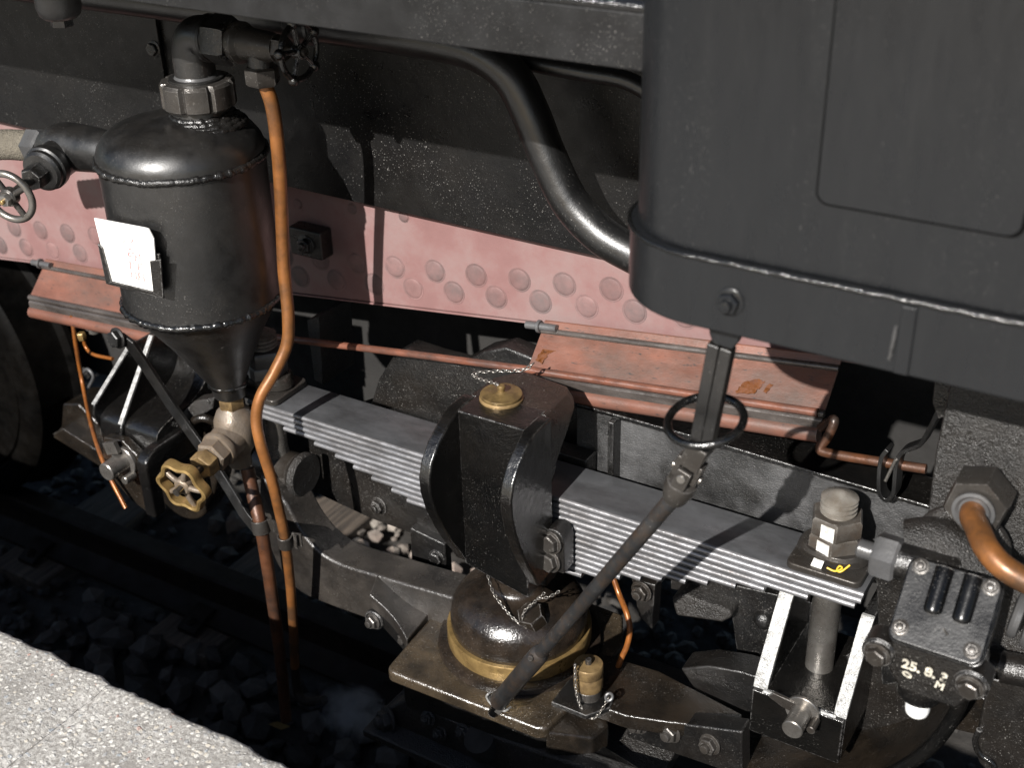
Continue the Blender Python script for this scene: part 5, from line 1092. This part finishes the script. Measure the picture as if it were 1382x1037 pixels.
for k in range(300):                               # the sleeve reaches the near left corner of the plate
    q = rb + (rb - ra).normalized() * (.001 * k) - EYE
    if CY + FOC * (XC.y * q.x + YC.y * q.y + ZC.y * q.z) / (XC.z * q.x + YC.z * q.y + ZC.z * q.z) > 947: break
    re2 = q + EYE
build('tube', MB().tube([ra, rb], .0102, 24, smooth=False), 'rod_grey', t, angle=60)
build('sleeve', MB().lathe([(.0102, -.012), (.0140, -.006), (.0146, 0), (.0146, (re2 - rb).length), (.0130, (re2 - rb).length + .003)], rb, (rb - ra), 26), 'rod_grey', t)
dd = (rb - ra).normalized(); e = re2
build('sleeve_pin', MB().cyl(rb + dd * .004 + V(-.002, -.019, .008), (0, 1, -.2), .0045, .010, 12, .001), 'steel_dark', t)
build('end_clip', MB().ribbon([e + s * .020 - dd * .004, e + s * .017 + dd * .010, e + s * .004 + dd * .018, e - s * .010 + dd * .016, e - s * .019 + dd * .006, e - s * .020 - dd * .006], V(0, -1, .3), .012, .0035, smooth=True), 'worn_edge', t, bevel=.001)
build('end_tongue', MB().obox(e + dd * .014 + s * .010, s * .005, V(0, .006, 0), dd * .016), 'steel_pin', t, bevel=.001)
build('end_tongue', MB().obox(e + dd * .013 - s * .010 + V(0, .006, 0), s * .006, V(0, .005, 0), dd * .014), 'steel_dark', t, bevel=.001)
build('lower_shaft', MB().tube([e + V(0, .004, 0), e + dd * .05 + V(0, .01, -.01)], .009, 14, smooth=False), 'black_gloss', t)

# strap hook round the cranked rod
t = thing('strap_hook', 'bent flat strap hook hanging below the box and looped round the crank rod', 'hook', at(1215, 620, Y=1.56))
hp = [at(1288, 505, Y=1.50), at(1268, 555, Y=1.52), at(1254, 582, Y=1.54), at(1244, 597, Y=1.55), at(1222, 606, Y=1.56), at(1214, 620, Y=1.56), at(1211, 645, Y=1.56), at(1209, 662, Y=1.56), at(1200, 671, Y=1.56), at(1191, 662, Y=1.56), at(1190, 640, Y=1.56), at(1193, 615, Y=1.56), at(1201, 603, Y=1.56)]
build('strap', MB().ribbon(spline(hp, 4), (0.15, 1, .1), .020, .0062), 'pipe_black', t, bevel=.001)
build('hanger_tab', MB().prism([at(x, y, Y=1.49) for x, y in ((1262, 500), (1298, 500), (1280, 560), (1266, 566), (1258, 545))], (0, .012, 0)), 'cast_black', t, bevel=.002)
build('split_pin', MB().cyl(at(1209, 620, Y=1.55), (-.25, 0, -1), .0025, .040, 10), 'steel_pin', t)

# faint steam drifting from the end of the copper pipe
mb = MB(); mb.sphere((0, 0, 0), 1.0, (1, 1, 1), 24); c = at(478, 962, Y=1.40)
for v in mb.bm.verts: v.co = c + V(v.co.x * .085, v.co.y * .06, v.co.z * .05)
me = bpy.data.materials.new('steam'); me.use_nodes = True; N = me.node_tree.nodes; L = me.node_tree.links
N.remove(N['Principled BSDF']); pv = N.new('ShaderNodeVolumePrincipled'); L.new(pv.outputs[0], N['Material Output'].inputs['Volume'])
pv.inputs['Color'].default_value = (.95, .96, 1, 1); tc = N.new('ShaderNodeTexCoord'); gr_ = N.new('ShaderNodeTexGradient'); gr_.gradient_type = 'SPHERICAL'
mpn = N.new('ShaderNodeMapping'); mpn.inputs['Scale'].default_value = (1 / .085, 1 / .06, 1 / .05); L.new(tc.outputs['Object'], mpn.inputs[0]); L.new(mpn.outputs[0], gr_.inputs[0])
nn = N.new('ShaderNodeTexNoise'); nn.inputs['Scale'].default_value = 26; nn.inputs['Detail'].default_value = 4; L.new(tc.outputs['Object'], nn.inputs['Vector'])
m1 = N.new('ShaderNodeMapRange'); m1.inputs[1].default_value = .38; m1.inputs[2].default_value = .68; L.new(nn.outputs['Fac'], m1.inputs[0])
m2 = N.new('ShaderNodeMath'); m2.operation = 'MULTIPLY'; L.new(gr_.outputs['Fac'], m2.inputs[0]); L.new(m1.outputs[0], m2.inputs[1])
m3 = N.new('ShaderNodeMath'); m3.operation = 'MULTIPLY'; L.new(m2.outputs[0], m3.inputs[0]); m3.inputs[1].default_value = 60.0; L.new(m3.outputs[0], pv.inputs['Density'])
MATS['steam'] = me
s = build('steam', mb, 'steam', kind='stuff'); s['label'] = 'faint wisp of steam at the end of the copper drain pipe'
lf = build('fallen_leaf', MB().prism([at(x, y, Z=-.885) for x, y in ((362, 978), (374, 974), (392, 981), (380, 986))], (0, 0, .001)), 'dead_leaf'); tag(lf, 'small yellow fallen leaf on the ballast below the drain pipes', 'leaf')
